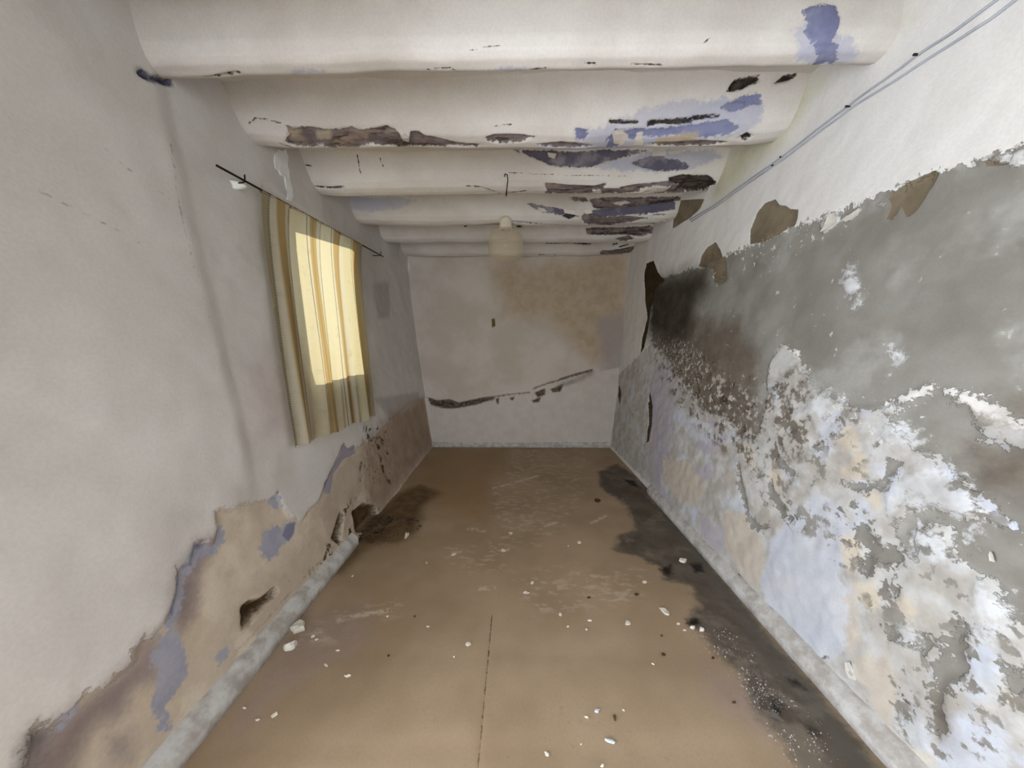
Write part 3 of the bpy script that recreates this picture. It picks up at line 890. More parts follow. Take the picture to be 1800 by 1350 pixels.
def beam_surf(k):
    yf = YB[k]
    if k == 0:
        prof = [(yf - 0.10, 2.76), (yf - 0.085, 2.62), (yf - 0.08, 2.48), (yf - 0.07, 2.44), (yf - 0.05, 2.424), (yf - 0.01, 2.418), (yf + 0.02, 2.432), (yf + 0.035, 2.47), (yf + 0.04, 2.56), (yf + 0.045, 2.68)]
    else:
        prof = [(-0.30, 2.655), (-0.25, 2.645), (-0.215, 2.615), (-0.19, 2.57), (-0.165, 2.51), (-0.135, 2.46), (-0.10, 2.432), (-0.06, 2.420), (-0.02, 2.418), (0.01, 2.428), (0.03, 2.455), (0.04, 2.51), (0.045, 2.58), (0.05, 2.66)]
        prof = [(yf + a, z) for a, z in prof]
    pr = np.array(prof)
    L = np.concatenate([[0], np.cumsum(np.linalg.norm(np.diff(pr, axis=0), axis=1))])
    seed = 3.7 * k

    def P(a, s):
        y = np.interp(s, L, pr[:, 0]); z = np.interp(s, L, pr[:, 1])
        sag = 0.007 * np.sin(a * 1.3 + seed) + 0.010 * fbm(a + seed, np.full_like(a, seed), 2.3, 3)
        lump = 0.012 * fbm(a + seed, s * 2.0 + seed, 3.2, 3)
        low = (ZBAY + 0.03 - z) / 0.2
        if k == 0:
            low = np.minimum(low, 1 - sstep(z, 2.6, 2.8))
        end = (0.0 if k in (0, 6, 7) else 0.02) * (np.clip((np.abs(a + 0.03) - 1.12) / 0.3, 0, 1)) ** 2
        return np.stack([a, y + lump * 0.6, z + (sag + lump) * np.clip(low, 0, 1) + end * np.clip(low, 0, 1)], 1)
    S = Surf(P, (-1.52, 1.5), (0.0, L[-1]), (-1.5, 1.48), (0.0, L[-1] * (0.6 if k == 0 else 0.645)))
    S.L = L[-1]
    return S


SBM = [beam_surf(k) for k in range(8)]
KEYS = ('slate', 'wood', 'lilac', 'blued', 'tanp', 'black', 'crack', 'island')
BP = {k: {q: ([], []) for q in KEYS} for k in range(8)}


def bp(k, key, *polys):
    BP[k][key][0].extend(polys)


def bl(k, key, w, *lines):
    BP[k][key][1].extend([(l, w) for l in lines])


# beam 1
bp(0, 'blued', [(1414, 22), (1428, 12), (1440, 8), (1466, 12), (1476, 38), (1470, 60), (1462, 74), (1472, 84), (1470, 102), (1466, 126), (1422, 128), (1432, 112), (1440, 98), (1430, 78), (1412, 66), (1413, 48)])
bp(0, 'lilac', [(1395, 55), (1412, 40), (1480, 60), (1500, 75), (1510, 105), (1470, 118), (1405, 110), (1400, 85)], [(872, 122), (920, 119), (918, 126), (860, 131)], [(512, 124), (570, 125), (570, 128), (512, 127)], [(1340, 120), (1362, 117), (1360, 122)])
bl(0, 'crack', 0.0015, [(825, 88), (850, 84), (880, 80)], [(1235, 78), (1248, 66)])
bl(0, 'crack', 0.003, [(752, 122), (790, 119), (800, 124)], [(1110, 112), (1170, 115)], [(1028, 110), (1045, 112)], [(930, 122), (960, 120)])
bl(0, 'black', 0.006, [(362, 136), (420, 129)])
# beam 2
bp(1, 'wood', [(503, 222), (522, 225), (545, 223), (570, 228), (590, 228), (603, 226), (618, 224), (640, 229), (660, 225), (680, 222), (694, 228), (706, 242), (720, 243), (722, 232), (735, 231), (745, 239), (765, 242), (785, 247), (795, 250), (842, 254), (838, 259), (795, 257), (740, 259),
               (700, 259), (672, 256), (648, 254), (628, 260), (600, 263), (582, 261), (565, 254), (545, 258), (515, 257), (503, 250), (508, 236)],
   [(853, 242), (870, 237), (900, 236), (942, 241), (915, 250), (880, 252), (858, 248)])
bp(1, 'island', [(703, 240), (712, 234), (720, 238), (720, 250), (708, 250)], [(1075, 232), (1095, 228), (1105, 240), (1095, 256), (1080, 255)], [(1120, 235), (1130, 232), (1130, 256), (1112, 256)])
bp(1, 'tanp', [(508, 230), (525, 228), (528, 243), (510, 245)], [(552, 232), (580, 230), (582, 248), (560, 247)], [(1150, 246), (1200, 236), (1230, 234), (1222, 246), (1160, 252)])
bp(1, 'lilac', [(1130, 192), (1180, 182), (1240, 177), (1290, 172), (1330, 168), (1342, 190), (1336, 215), (1310, 235), (1250, 245), (1200, 250), (1130, 256), (1080, 262), (1020, 260), (1010, 250), (1012, 228), (1035, 226), (1060, 226), (1072, 212), (1110, 202)],
   [(945, 258), (1000, 258), (1060, 256), (1110, 262), (1000, 266)])
bp(1, 'blued', [(1012, 224), (1022, 226), (1034, 230), (1028, 246), (1012, 245)], [(1285, 180), (1300, 170), (1322, 162), (1338, 168), (1340, 182), (1318, 184), (1300, 192), (1285, 195), (1268, 186)],
   [(1068, 262), (1068, 244), (1080, 230), (1130, 226), (1150, 226), (1200, 222), (1280, 212), (1300, 224), (1286, 236), (1240, 242), (1200, 236), (1150, 240), (1100, 244), (1085, 258)])
bp(1, 'black', [(1138, 222), (1140, 212), (1160, 210), (1192, 208), (1215, 206), (1218, 214), (1190, 218), (1160, 216)], [(1296, 242), (1312, 234), (1322, 240), (1308, 248)])
bl(1, 'black', 0.006, [(1072, 212), (1095, 215), (1122, 214)], [(1215, 207), (1265, 203)])
bl(1, 'crack', 0.0025, [(437, 217), (448, 208), (470, 210), (495, 217)], [(868, 222), (900, 218)])
bl(1, 'crack', 0.004, [(492, 252), (530, 262)], [(700, 259), (780, 257)])
# beam 3
bp(2, 'wood', [(958, 322), (1000, 326), (1042, 328), (1066, 322), (1060, 332), (1090, 332), (1130, 326), (1150, 322), (1180, 318), (1215, 318), (1256, 322), (1252, 342), (1225, 348), (1160, 352), (1110, 358), (1070, 362), (1042, 358), (1036, 348), (1008, 348), (985, 342), (957, 346), (962, 336)],
   [(1090, 330), (1120, 324), (1148, 322), (1120, 332), (1095, 336)])
bp(2, 'island', [(1098, 345), (1130, 332), (1160, 326), (1180, 328), (1165, 338), (1120, 346)], [(1040, 336), (1056, 334), (1058, 342), (1044, 346)], [(1215, 342), (1250, 340), (1240, 346), (1180, 352)])
bp(2, 'black', [(1175, 312), (1200, 307), (1245, 308), (1258, 320), (1254, 336), (1236, 344), (1205, 344), (1186, 336), (1196, 326), (1180, 322)])
bl(2, 'crack', 0.0015, [(893, 303), (1000, 308), (1100, 309)])
bl(2, 'crack', 0.004, [(820, 327), (845, 328), (870, 336), (890, 340)], [(892, 339), (925, 335)], [(628, 272), (632, 300), (636, 305)], [(668, 278), (673, 292)], [(538, 290), (548, 292)])
bl(2, 'black', 0.006, [(553, 328), (578, 331), (602, 329)], [(958, 338), (1010, 338), (1040, 334)])
# beam 4
bp(3, 'wood', [(1030, 372), (1060, 384), (1100, 380), (1140, 384), (1100, 392), (1080, 400), (1050, 402), (1030, 394), (1022, 382)], [(1075, 392), (1120, 396), (1150, 392), (1175, 386), (1150, 398), (1100, 400)])
bp(3, 'tanp', [(818, 399), (850, 394), (884, 391), (884, 402), (850, 404), (820, 404)])
bl(3, 'black', 0.005, [(817, 404), (850, 407), (884, 404)], [(903, 390), (938, 393)], [(908, 406), (916, 406)], [(1125, 378), (1140, 376)], [(1150, 378), (1168, 378)])
bl(3, 'crack', 0.003, [(940, 392), (1020, 402)])
# beam 5
bp(4, 'wood', [(1030, 402), (1070, 400), (1110, 402), (1160, 398), (1182, 392), (1180, 400), (1150, 408), (1128, 416), (1100, 412), (1050, 413), (1032, 411)], [(1080, 420), (1105, 414), (1115, 420), (1095, 425)])
bl(4, 'black', 0.006, [(1040, 411), (1060, 411)], [(1068, 411), (1100, 409), (1128, 413)])
# beam 6
bp(5, 'wood', [(1055, 443), (1080, 440), (1118, 432), (1118, 445), (1080, 455), (1055, 452)])
bl(5, 'black', 0.007, [(960, 427), (1000, 426), (1038, 429)], [(948, 448), (978, 448)], [(1058, 442), (1105, 438)], [(1078, 430), (1085, 428)], [(1090, 434), (1105, 430)])

# torn patches on the sloping plaster between the beams
bp(1, 'black', [(1278, 160), (1292, 140), (1335, 132), (1338, 141), (1318, 150), (1300, 158)], [(1362, 146), (1380, 132), (1402, 130), (1385, 142)])
bp(2, 'slate', [(903, 263), (930, 264), (965, 264), (1000, 268), (1050, 264), (1110, 264), (1140, 264), (1100, 275), (1060, 286), (1040, 293), (1008, 294), (968, 290), (935, 276)],
   [(1110, 286), (1135, 277), (1160, 274), (1195, 282), (1213, 290), (1210, 297), (1175, 300), (1145, 299), (1120, 292)])
bp(2, 'lilac', [(1040, 293), (1060, 284), (1110, 275), (1140, 264), (1250, 264), (1270, 275), (1215, 297), (1160, 302), (1060, 298)])
bp(3, 'slate', [(927, 357), (950, 361), (980, 366), (1003, 372), (1010, 380), (985, 378), (955, 372), (935, 364)],
   [(1035, 372), (1060, 366), (1110, 362), (1150, 354), (1186, 350), (1187, 368), (1150, 374), (1100, 378), (1060, 384), (1040, 384)])
bp(3, 'wood', [(1036, 350), (1070, 347), (1110, 348), (1150, 346), (1190, 346), (1232, 348), (1188, 353), (1150, 358), (1110, 363), (1070, 369), (1045, 366)], [(1000, 346), (1030, 348), (1034, 354), (1012, 354)])
bp(3, 'black', [(985, 379), (1000, 377), (1018, 381), (1000, 385)])
bp(3, 'lilac', [(590, 345), (700, 346), (730, 352), (700, 368), (640, 372), (600, 364)])
bl(3, 'black', 0.005, [(1145, 356), (1186, 351)])
bp(3, 'island', [(1075, 356), (1100, 352), (1110, 356), (1090, 362)])
bp(1, 'wood', [(945, 254), (985, 250), (1010, 252), (1040, 256), (1010, 260), (960, 259)], [(1140, 252), (1190, 250), (1230, 248), (1280, 250), (1240, 256), (1170, 258)])
bp(4, 'slate', [(1040, 400), (1090, 400), (1150, 396), (1130, 406), (1060, 409), (1035, 406)])

BM_layers = [
    dict(n='lilac', c1=(182, 184, 200), c2=(194, 192, 200), cs=9, soft=0.012, amp=0.035, sc=12, op=0.9, h=-0.2),
    dict(n='tanp', c1=(188, 172, 146), c2=(198, 184, 162), soft=0.008, amp=0.01, sc=20),
    dict(n='blued', c1=(136, 140, 170), c2=(118, 121, 154), c3=(156, 157, 176), soft=0.004, amp=0.022, sc=20, h=-0.5, hr=0.3),
    dict(n='slate', c1=SLATE, c2=(98, 94, 112), c3=(150, 146, 150), amp=0.016, sc=20, soft=0.003, h=-0.9, hr=0.4),
    dict(n='wood', c1=(136, 124, 124), c2=(110, 98, 96), c3=(150, 134, 120), cs=14, cs3=10, soft=0.003, amp=0.014, sc=24, h=-1.2, hr=1.0, hs=36),
    dict(n='wood', c1=(58, 46, 40), c2=(80, 66, 58), soft=0.01, st=(0.3, 1, 2.2), spk=(26, 0.585, 0.03), h=-0.6, op=0.85),
    dict(n='tanp', c1=(186, 168, 142), c2=(196, 182, 160), soft=0.014, amp=0.02, sc=20, op=0.75),
    dict(n='black', c1=(48, 41, 35), c2=(84, 75, 68), cs=22, soft=0.003, amp=0.008, sc=34, h=-1.0, hr=0.6),
    dict(n='island', c1=(214, 207, 196), c2=(204, 196, 186), soft=0.003, amp=0.008, sc=26, h=0.6),
    dict(n='crack', c1=(70, 60, 52), c2=(110, 98, 88), soft=0.002, amp=0.002, sc=40, h=-0.6),
]
MAT_BM = paint_material('beam_whitewash', ((224, 219, 212), (213, 207, 199), 2.4), BM_layers)


def disp_beam(A, B, v):
    return (-0.012 * sstep(v['wood'], -0.005, 0.005) + 0.010 * fbm(A, B, 24, 3) * sstep(v['wood'], -0.002, 0.02)
            - 0.008 * sstep(v['slate'], -0.004, 0.004) - 0.006 * sstep(v['blued'], -0.004, 0.004) - 0.022 * sstep(v['black'], -0.004, 0.006) + 0.012 * sstep(v['island'], -0.004, 0.004) * (v['wood'] > -0.01))


BLAB = ['deep front beam with a blue bare patch at its right end', 'beam with a long torn strip of bare grey-brown plaster', 'beam with a hanging wire hook and a blackened right end',
        'beam behind the glass lamp with torn right half', 'thin beam with a ragged slate strip at right', 'last beam against the far end wall', 'plain beam over the viewer', 'plain beam over the viewer']
for k in range(8):
    at = {q: field(SBM[k], BP[k][q][0], BP[k][q][1]) for q in KEYS}
    o = grid_obj('beam', SBM[k], (0.010, 0.008), MAT_BM, at, disp_beam, ceil_o)
    o['label'] = BLAB[k]

# ------------------------------------------------------------------ baseboards
MAT_BASE = paint_material('baseboard_paint', ((206, 204, 200), (170, 163, 155), 14), [])


def baseboard(name, side, y0, y1, hgt, thick, label):
    n = 260
    V = []; Fc = []
    for i in range(n):
        y = y0 + (y1 - y0) * i / (n - 1)
        w = 0.007 * vnoise(np.array([y * 3.0]), np.array([side * 3.3]))[0] + 0.003 * vnoise(np.array([y * 17.0]), np.array([side * 5.3]))[0] + 0.003 * vnoise(np.array([y * 60.0]), np.array([side * 9.3]))[0]
        xw = XL(np.array([y]), np.array([0.05]))[0] if side < 0 else XR(np.array([y]), np.array([0.05]))[0]
        t = thick + w * 0.5
        for dx, z in ((-0.03, -0.01), (t * 1.05, -0.01), (t, hgt * 0.5), (t * 0.8, hgt * 0.68 + w * 0.6), (t * 0.25, hgt * 0.98 + w), (-0.03, hgt * 1.12 + w)):
            V.append((xw - side * dx, y, z))
    m = 6
    for i in range(n - 1):
        for k in range(m - 1):
            f = (i * m + k, (i + 1) * m + k, (i + 1) * m + k + 1, i * m + k + 1)
            Fc.append(f if side > 0 else f[::-1])
    Fc.append(tuple(range(m))); Fc.append(tuple(range((n - 1) * m, n * m))[::-1])
    return tag(mesh_obj(name, V, Fc, MAT_BASE, smooth=True), label, kind='structure')


baseboard('baseboard_left', -1, 0.46, 2.08, 0.075, 0.035, 'chipped pale skirting along the foot of the left wall')
baseboard('baseboard_right', 1, REAR, 2.9, 0.075, 0.045, 'pale grey skirting along the foot of the right wall')
V = []; Fc = []
for i in range(60):
    x = -1.12 + 2.4 * i / 59
    w = 0.006 * math.sin(i * 1.9) + 0.004 * math.sin(i * 0.7)
    for dy, z in ((0.03, -0.01), (-0.03 + w * 0.5, -0.01), (-0.022, 0.045), (0.012, 0.085 + w), (0.05, 0.095)):
        V.append((x, BACK + dy, z))
for i in range(59):
    for k in range(4):
        Fc.append((i * 5 + k, i * 5 + k + 1, i * 5 + k + 6, i * 5 + k + 5))
tag(mesh_obj('baseboard_back', V, Fc, MAT_BASE, smooth=True), 'low rounded skirting under the far end wall', kind='structure')

# ------------------------------------------------------------------ window behind the curtain
win = empty('window_1', (-1.5, (WY0 + WY1) / 2, WZ0))
tag(win, 'small deep-set window hidden behind the striped curtain', kind='structure')
MAT_WIN = simple_mat('window_paint', (196, 186, 168), (180, 168, 148), 8, 0.6)


def wx(y, z):
    return float(XL(np.array([y]), np.array([z]))[0])


rev_v = []; rev_f = []
inner = [(IY0, IZ0), (IY1, IZ0), (IY1, IZ1), (IY0, IZ1)]
outer = [(q[0] - sh_y, q[1] - sh_z) for q in (lit[3], lit[2], lit[1], lit[0])]     # old, out-of-square opening
NS = 14
ring_i = []; ring_o = []
for k in range(4):
    (y0, z0), (y1, z1) = inner[k], inner[(k + 1) % 4]
    (p0, q0), (p1, q1) = outer[k], outer[(k + 1) % 4]
    for s in range(NS):
        t = s / NS
        y, z = y0 + (y1 - y0) * t, z0 + (z1 - z0) * t
        ring_i.append((wx(y, z) + 0.004, y, z))
        y2, z2 = p0 + (p1 - p0) * t, q0 + (q1 - q0) * t
        ring_o.append((wx(y2, z2) - WALL_T, y2, z2))
n = len(ring_i)
V = ring_i + ring_o
# a flange behind the plaster so the opening has no gap at its rim
ring_x = []
cy, cz = (IY0 + IY1) / 2, (IZ0 + IZ1) / 2
for (x, y, z) in ring_i:
    ring_x.append((x - 0.02, cy + (y - cy) * 1.12, cz + (z - cz) * 1.12))
ring_f = []
for (x, y, z) in ring_o:
    ring_f.append((x, cy + (y - cy) * 1.9, cz + (z - cz) * 1.9))
V = ring_x + ring_i + ring_o + ring_f
Fc = []
for r in range(3):
    for k in range(n):
        Fc.append((r * n + k, r * n + (k + 1) % n, (r + 1) * n + (k + 1) % n, (r + 1) * n + k))
mesh_obj('reveal', V, Fc, MAT_PLAIN, win)
XO = min(p[0] for p in ring_o) - 0.004
fr = [box((XO - 0.05, WY0 - 0.05, WZ0 - 0.05), (XO, WY0 + 0.006, WZ1 + 0.05)), box((XO - 0.05, WY1 - 0.006, WZ0 - 0.05), (XO, WY1 + 0.05, WZ1 + 0.05)),
      box((XO - 0.05, WY0, WZ0 - 0.05), (XO, WY1, WZ0 + 0.006)), box((XO - 0.05, WY0, WZ1 - 0.006), (XO, WY1, WZ1 + 0.05))]
V, Fc = join(fr)
mesh_obj('window_frame', V, Fc, MAT_WIN, win)
Ng = NT('window_glass')
tr = Ng.node('ShaderNodeBsdfTransparent'); gl = Ng.node('ShaderNodeBsdfGlossy'); gl.inputs['Roughness'].default_value = 0.03
tr.inputs['Color'].default_value = (0.94, 0.96, 0.95, 1)
mx = Ng.node('ShaderNodeMixShader'); mx.inputs[0].default_value = 0.07
Ng.t.links.new(tr.outputs[0], mx.inputs[1]); Ng.t.links.new(gl.outputs[0], mx.inputs[2]); Ng.t.links.new(mx.outputs[0], Ng.out.inputs[0])
V, Fc = box((XO - 0.03, WY0 - 0.02, WZ0 - 0.02), (XO - 0.026, WY1 + 0.02, WZ1 + 0.02))
mesh_obj('pane', V, Fc, Ng.m, win)

# ------------------------------------------------------------------ curtain and rod
r0 = np.array(SLC.inverse(377, 291)); r1 = np.array(SLC.inverse(671, 451))
c_tl = np.array(SLC.inverse(455, 336)); c_tr = np.array(SLC.inverse(632, 431))
c_bl = np.array(SLC.inverse(514, 790)); c_br = np.array(SLC.inverse(660, 730))
ROD_X = float(np.mean([SLC.pos(*r0)[0], SLC.pos(*r1)[0]])) + 0.012
# crease / stripe pattern along the width, read at the top hem in photo pixels
top_px = lambda x: (x, 336 + (x - 455) * (431 - 336) / (632 - 455))


def u_at(x):
    a, _ = SLC.inverse(*top_px(x))
    return float(np.clip((a - c_tl[0]) / (c_tr[0] - c_tl[0]), 0, 1))


NU, NV = 170, 90
folds = [u_at(x) for x in (455, 469, 481, 497, 506, 533, 545, 558, 577, 594, 612, 622, 632)]
amps = [0.0, -0.010, 0.008, 0.004, -0.014, 0.009, 0.006, -0.010, 0.009, -0.012, 0.010, -0.008, 0.004]
V = []; uv = []
for i in range(NU):
    u = i / (NU - 1)
    for j in range(NV):
        v = j / (NV - 1)
        top = c_tl + (c_tr - c_tl) * u; bot = c_bl + (c_br - c_bl) * u
        q = top + (bot - top) * v
        f = np.interp(u, folds, amps)
        f += 0.004 * math.sin(u * 61 + v * 2.0) * (0.4 + v)
        f = f * (1.0 + 0.9 * v) + 0.010 * math.sin(u * 17 + 1.0) * v * v
        hem = 0.006 * math.sin(u * 23) * v
        x = wx(max(q[0], 1.55), q[1]) + CUR_OFF + f
        x = x * (1 - (1 - v) ** 6) + (ROD_X + 0.007 + f * 0.5) * (1 - v) ** 6
        V.append((x, q[0] + 0.004 * math.sin(v * 7 + u * 9) * v, q[1] + hem)); uv.append((u, v))
Fc = [(i * NV + j, i * NV + j + 1, (i + 1) * NV + j + 1, (i + 1) * NV + j) for i in range(NU - 1) for j in range(NV - 1)]

Nc = NT('striped_curtain_cloth')
uvn = Nc.node('ShaderNodeUVMap'); uvn.uv_map = 'UVMap'
sx = Nc.node('ShaderNodeSeparateXYZ'); Nc.set(sx.inputs[0], uvn.outputs[0])
U, Vv = sx.outputs[0], sx.outputs[1]
rp = Nc.node('ShaderNodeValToRGB'); rp.color_ramp.interpolation = 'LINEAR'
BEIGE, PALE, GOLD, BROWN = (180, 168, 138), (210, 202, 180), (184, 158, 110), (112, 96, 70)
bands = [(455, BEIGE), (468, BEIGE), (480, PALE), (496, GOLD), (504, PALE), (533, (208, 197, 166)), (539, PALE), (552, GOLD), (560, PALE), (577, (216, 206, 176)), (582, PALE), (595, GOLD), (600, PALE), (615, (208, 198, 164)), (626, GOLD), (632, BEIGE)]
el = rp.color_ramp.elements
stops = []
for k in range(1, len(bands)):
    ua, ub = u_at(bands[k - 1][0]), u_at(bands[k][0])
    e = min(0.006, (ub - ua) * 0.3)
    stops += [(ua + e, bands[k][1]), (ub - e, bands[k][1])]
el[0].position, el[0].color = stops[0][0], lin(stops[0][1])
el[1].position, el[1].color = stops[-1][0], lin(stops[-1][1])
for p, c in stops[1:-1]:
    q = el.new(p); q.color = lin(c)
Nc.set(rp.inputs[0], U)
ccol = rp.outputs[0]
# two open-work ladder lines, then narrow brown lines
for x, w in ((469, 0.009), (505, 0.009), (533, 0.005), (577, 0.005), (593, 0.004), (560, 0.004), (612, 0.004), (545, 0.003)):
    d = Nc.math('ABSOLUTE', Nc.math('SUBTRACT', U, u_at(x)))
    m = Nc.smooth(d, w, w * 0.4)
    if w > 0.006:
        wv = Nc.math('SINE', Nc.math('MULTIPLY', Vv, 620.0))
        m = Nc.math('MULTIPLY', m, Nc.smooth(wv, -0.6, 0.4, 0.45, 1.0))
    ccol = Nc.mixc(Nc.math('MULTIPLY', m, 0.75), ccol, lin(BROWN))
weave = Nc.math('MULTIPLY', Nc.math('SINE', Nc.math('MULTIPLY', Vv, 900.0)), 0.5)
ccol = Nc.mixc(Nc.smooth(Nc.noise(14, 5), 0.55, 0.8, 0, 0.25), ccol, lin((150, 130, 92)))
dif = Nc.node('ShaderNodeBsdfDiffuse'); trl = Nc.node('ShaderNodeBsdfTranslucent')
Nc.set(dif.inputs['Color'], ccol)
Nc.set(trl.inputs['Color'], ccol)
bm = Nc.node('ShaderNodeBump'); bm.inputs['Distance'].default_value = 0.002; bm.inputs['Strength'].default_value = 0.5
Nc.set(bm.inputs['Height'], weave); Nc.t.links.new(bm.outputs[0], dif.inputs['Normal'])
mx = Nc.node('ShaderNodeMixShader'); mx.inputs[0].default_value = 0.42
Nc.t.links.new(dif.outputs[0], mx.inputs[1]); Nc.t.links.new(trl.outputs[0], mx.inputs[2]); Nc.t.links.new(mx.outputs[0], Nc.out.inputs[0])

top_c = SLC.pos(*((c_bl + c_br) / 2))
cur = empty('curtain', top_c)
tag(cur, 'cream and gold striped curtain, sunlit from behind, hanging on thin rod', 'curtain')
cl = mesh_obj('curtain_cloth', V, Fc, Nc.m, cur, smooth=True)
ul = cl.data.uv_layers.new(name='UVMap')
li = np.zeros(len(cl.data.loops), np.int32); cl.data.loops.foreach_get('vertex_index', li)
ul.data.foreach_set('uv', np.array(uv, np.float32)[li].ravel())
# stitched rod pocket: a tube of the same cloth round the rod
pk = []
for i in range(60):
    u = i / 59
    q = c_tl + (c_tr - c_tl) * u
    pk.append((ROD_X, q[0], q[1] + 0.001))
Vp, Fp = tube(pk, [0.0085 + 0.0018 * math.sin(i * 1.7) for i in range(60)], 10, False)
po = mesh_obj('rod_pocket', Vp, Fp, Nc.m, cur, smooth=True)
ul = po.data.uv_layers.new(name='UVMap')
li = np.zeros(len(po.data.loops), np.int32); po.data.loops.foreach_get('vertex_index', li)
uvp = np.array([((k // 10) / 59.0, 0.01) for k in range(600)], np.float32)
ul.data.foreach_set('uv', uvp[li].ravel())

MAT_IRON = simple_mat('dark_iron', (34, 28, 24), (52, 42, 34), 40, 0.55, 0.6)
MAT_FILL = simple_mat('white_filler', (244, 244, 240), (234, 234, 230), 14, 0.8, 0, 0.003)
rod = empty('curtain_rod', (ROD_X, r0[0], r0[1]))
tag(rod, 'thin dark iron curtain rod fixed along the left wall', 'curtain rod')
P0 = (ROD_X, r0[0], r0[1]); P1 = (ROD_X, r1[0], r1[1])
pts = [tuple(P0[k] + (P1[k] - P0[k]) * t / 20 for k in range(3)) for t in range(21)]
V, Fc = tube(pts, 0.0052, 10); mesh_obj('rod', V, Fc, MAT_IRON, rod, True)
for (u_, v_) in ((423, 317), (664, 447)):
    a, b = SLC.inverse(u_, v_)
    xw = wx(a, b)
    hk = [(xw - 0.01, a, b - 0.012), (xw + 0.02, a, b - 0.012), (ROD_X - 0.002, a, b - 0.011), (ROD_X + 0.010, a, b - 0.006), (ROD_X + 0.011, a, b + 0.006), (ROD_X + 0.010, a + 0.002, b + 0.026)]
    V, Fc = tube(hk, 0.0035, 8); mesh_obj('bracket_hook', V, Fc, MAT_IRON, rod, True)
a, b = SLC.inverse(429, 320)
# lump of plaster round the bracket, a part of the wall
V = []; Fc = []
xw = wx(a, b)
nn = 14
for i in range(7):
    ph = math.pi / 2 * i / 6
    for k in range(nn):
        t = 2 * math.pi * k / nn
        rr = 1 + 0.25 * math.sin(3 * t + 1) + 0.12 * math.sin(5 * t)
        V.append((xw - 0.012 + 0.066 * math.sin(ph), a + 0.035 * rr * math.cos(ph) * math.cos(t), b - 0.018 + 0.02 * rr * math.cos(ph) * math.sin(t)))
for i in range(6):
    for k in range(nn):
        Fc.append((i * nn + k, i * nn + (k + 1) % nn, (i + 1) * nn + (k + 1) % nn, (i + 1) * nn + k))
mesh_obj('plaster_lump', V, Fc, MAT_FILL, wall_l, True)
V, Fc = flake(SL, [(481, 270), (486, 263), (493, 266), (499, 262), (503, 276), (502, 290), (505, 302), (506, 316), (511, 332), (512, 346), (508, 355), (502, 352), (503, 338), (499, 324), (497, 311), (490, 308), (486, 299), (481, 296), (479, 282)], 0.010, 0.004)
o = mesh_obj('filler_drip', V, Fc, MAT_FILL, wall_l); o['label'] = 'bright white filler smeared and dripping'

# ------------------------------------------------------------------ glass ceiling lamp under the fourth beam
lu = at_y(889, 403, 3.06)
LC = (lu[0], 3.02, 0.0)
zt = at_y(889, 381, LC[1])[2]; zc = at_y(889, 403, LC[1])[2]; zb = at_y(889, 459, LC[1])[2]
lamp = empty('ceiling_lamp', (LC[0], LC[1], zt))
tag(lamp, 'round clear glass ceiling lamp with white holder under a beam', 'lamp')
MAT_HOLD = simple_mat('white_bakelite', (232, 222, 200), (224, 212, 190), 20, 0.45)
rc = 0.055
prof = [(0.001, zt + 0.004), (rc * 0.45, zt), (rc * 0.8, zt - 0.016), (rc * 0.97, zt - 0.04), (rc, zc + 0.02), (rc, zc - 0.004), (rc * 0.8, zc - 0.006)]
V, Fc = lathe(prof, (LC[0], LC[1], 0), 28); mesh_obj('lamp_holder', V, Fc, MAT_HOLD, lamp, True)
# bracket stub joining the holder to the beam face
V, Fc = tube([(LC[0], LC[1], zt - 0.02), (LC[0], LC[1] + 0.03, zt + 0.005), (LC[0], LC[1] + 0.14, zt + 0.02)], 0.028, 14); mesh_obj('mounting_stub', V, Fc, MAT_HOLD, lamp, True)
Ng = NT('lamp_glass')
tr = Ng.node('ShaderNodeBsdfTransparent'); tr.inputs['Color'].default_value = (0.97, 0.94, 0.88, 1)
pr = Ng.node('ShaderNodeBsdfPrincipled'); pr.inputs['Base Color'].default_value = lin((228, 216, 192)); pr.inputs['Roughness'].default_value = 0.06
pr.inputs['Specular IOR Level'].default_value = 0.8
lw = Ng.node('ShaderNodeLayerWeight'); lw.inputs[0].default_value = 0.35
mx = Ng.node('ShaderNodeMixShader')
Ng.set(mx.inputs[0], Ng.math('ADD', 0.20, Ng.math('MULTIPLY', lw.outputs['Facing'], 0.35)))
Ng.t.links.new(tr.outputs[0], mx.inputs[1]); Ng.t.links.new(pr.outputs[0], mx.inputs[2]); Ng.t.links.new(mx.outputs[0], Ng.out.inputs[0])
Rg = 0.150; Hg = zc - zb
prof = [(0.05, zc + 0.004), (0.085, zc - 0.02 * Hg), (0.118, zc - 0.09 * Hg), (0.142, zc - 0.22 * Hg), (Rg, zc - 0.40 * Hg), (Rg * 1.02, zc - 0.55 * Hg), (Rg * 0.99, zc - 0.68 * Hg), (Rg * 0.95, zc - 0.76 * Hg), (Rg * 0.97, zc - 0.80 * Hg),
        (Rg * 0.97, zc - 0.85 * Hg), (Rg * 0.80, zc - 0.94 * Hg), (Rg * 0.55, zc - 0.985 * Hg), (Rg * 0.3, zc - 1.0 * Hg), (0.001, zc - 1.0 * Hg)]
V, Fc = lathe(prof, (LC[0], LC[1], 0), 48)
gs = mesh_obj('glass_globe', V, Fc, Ng.m, lamp, True)
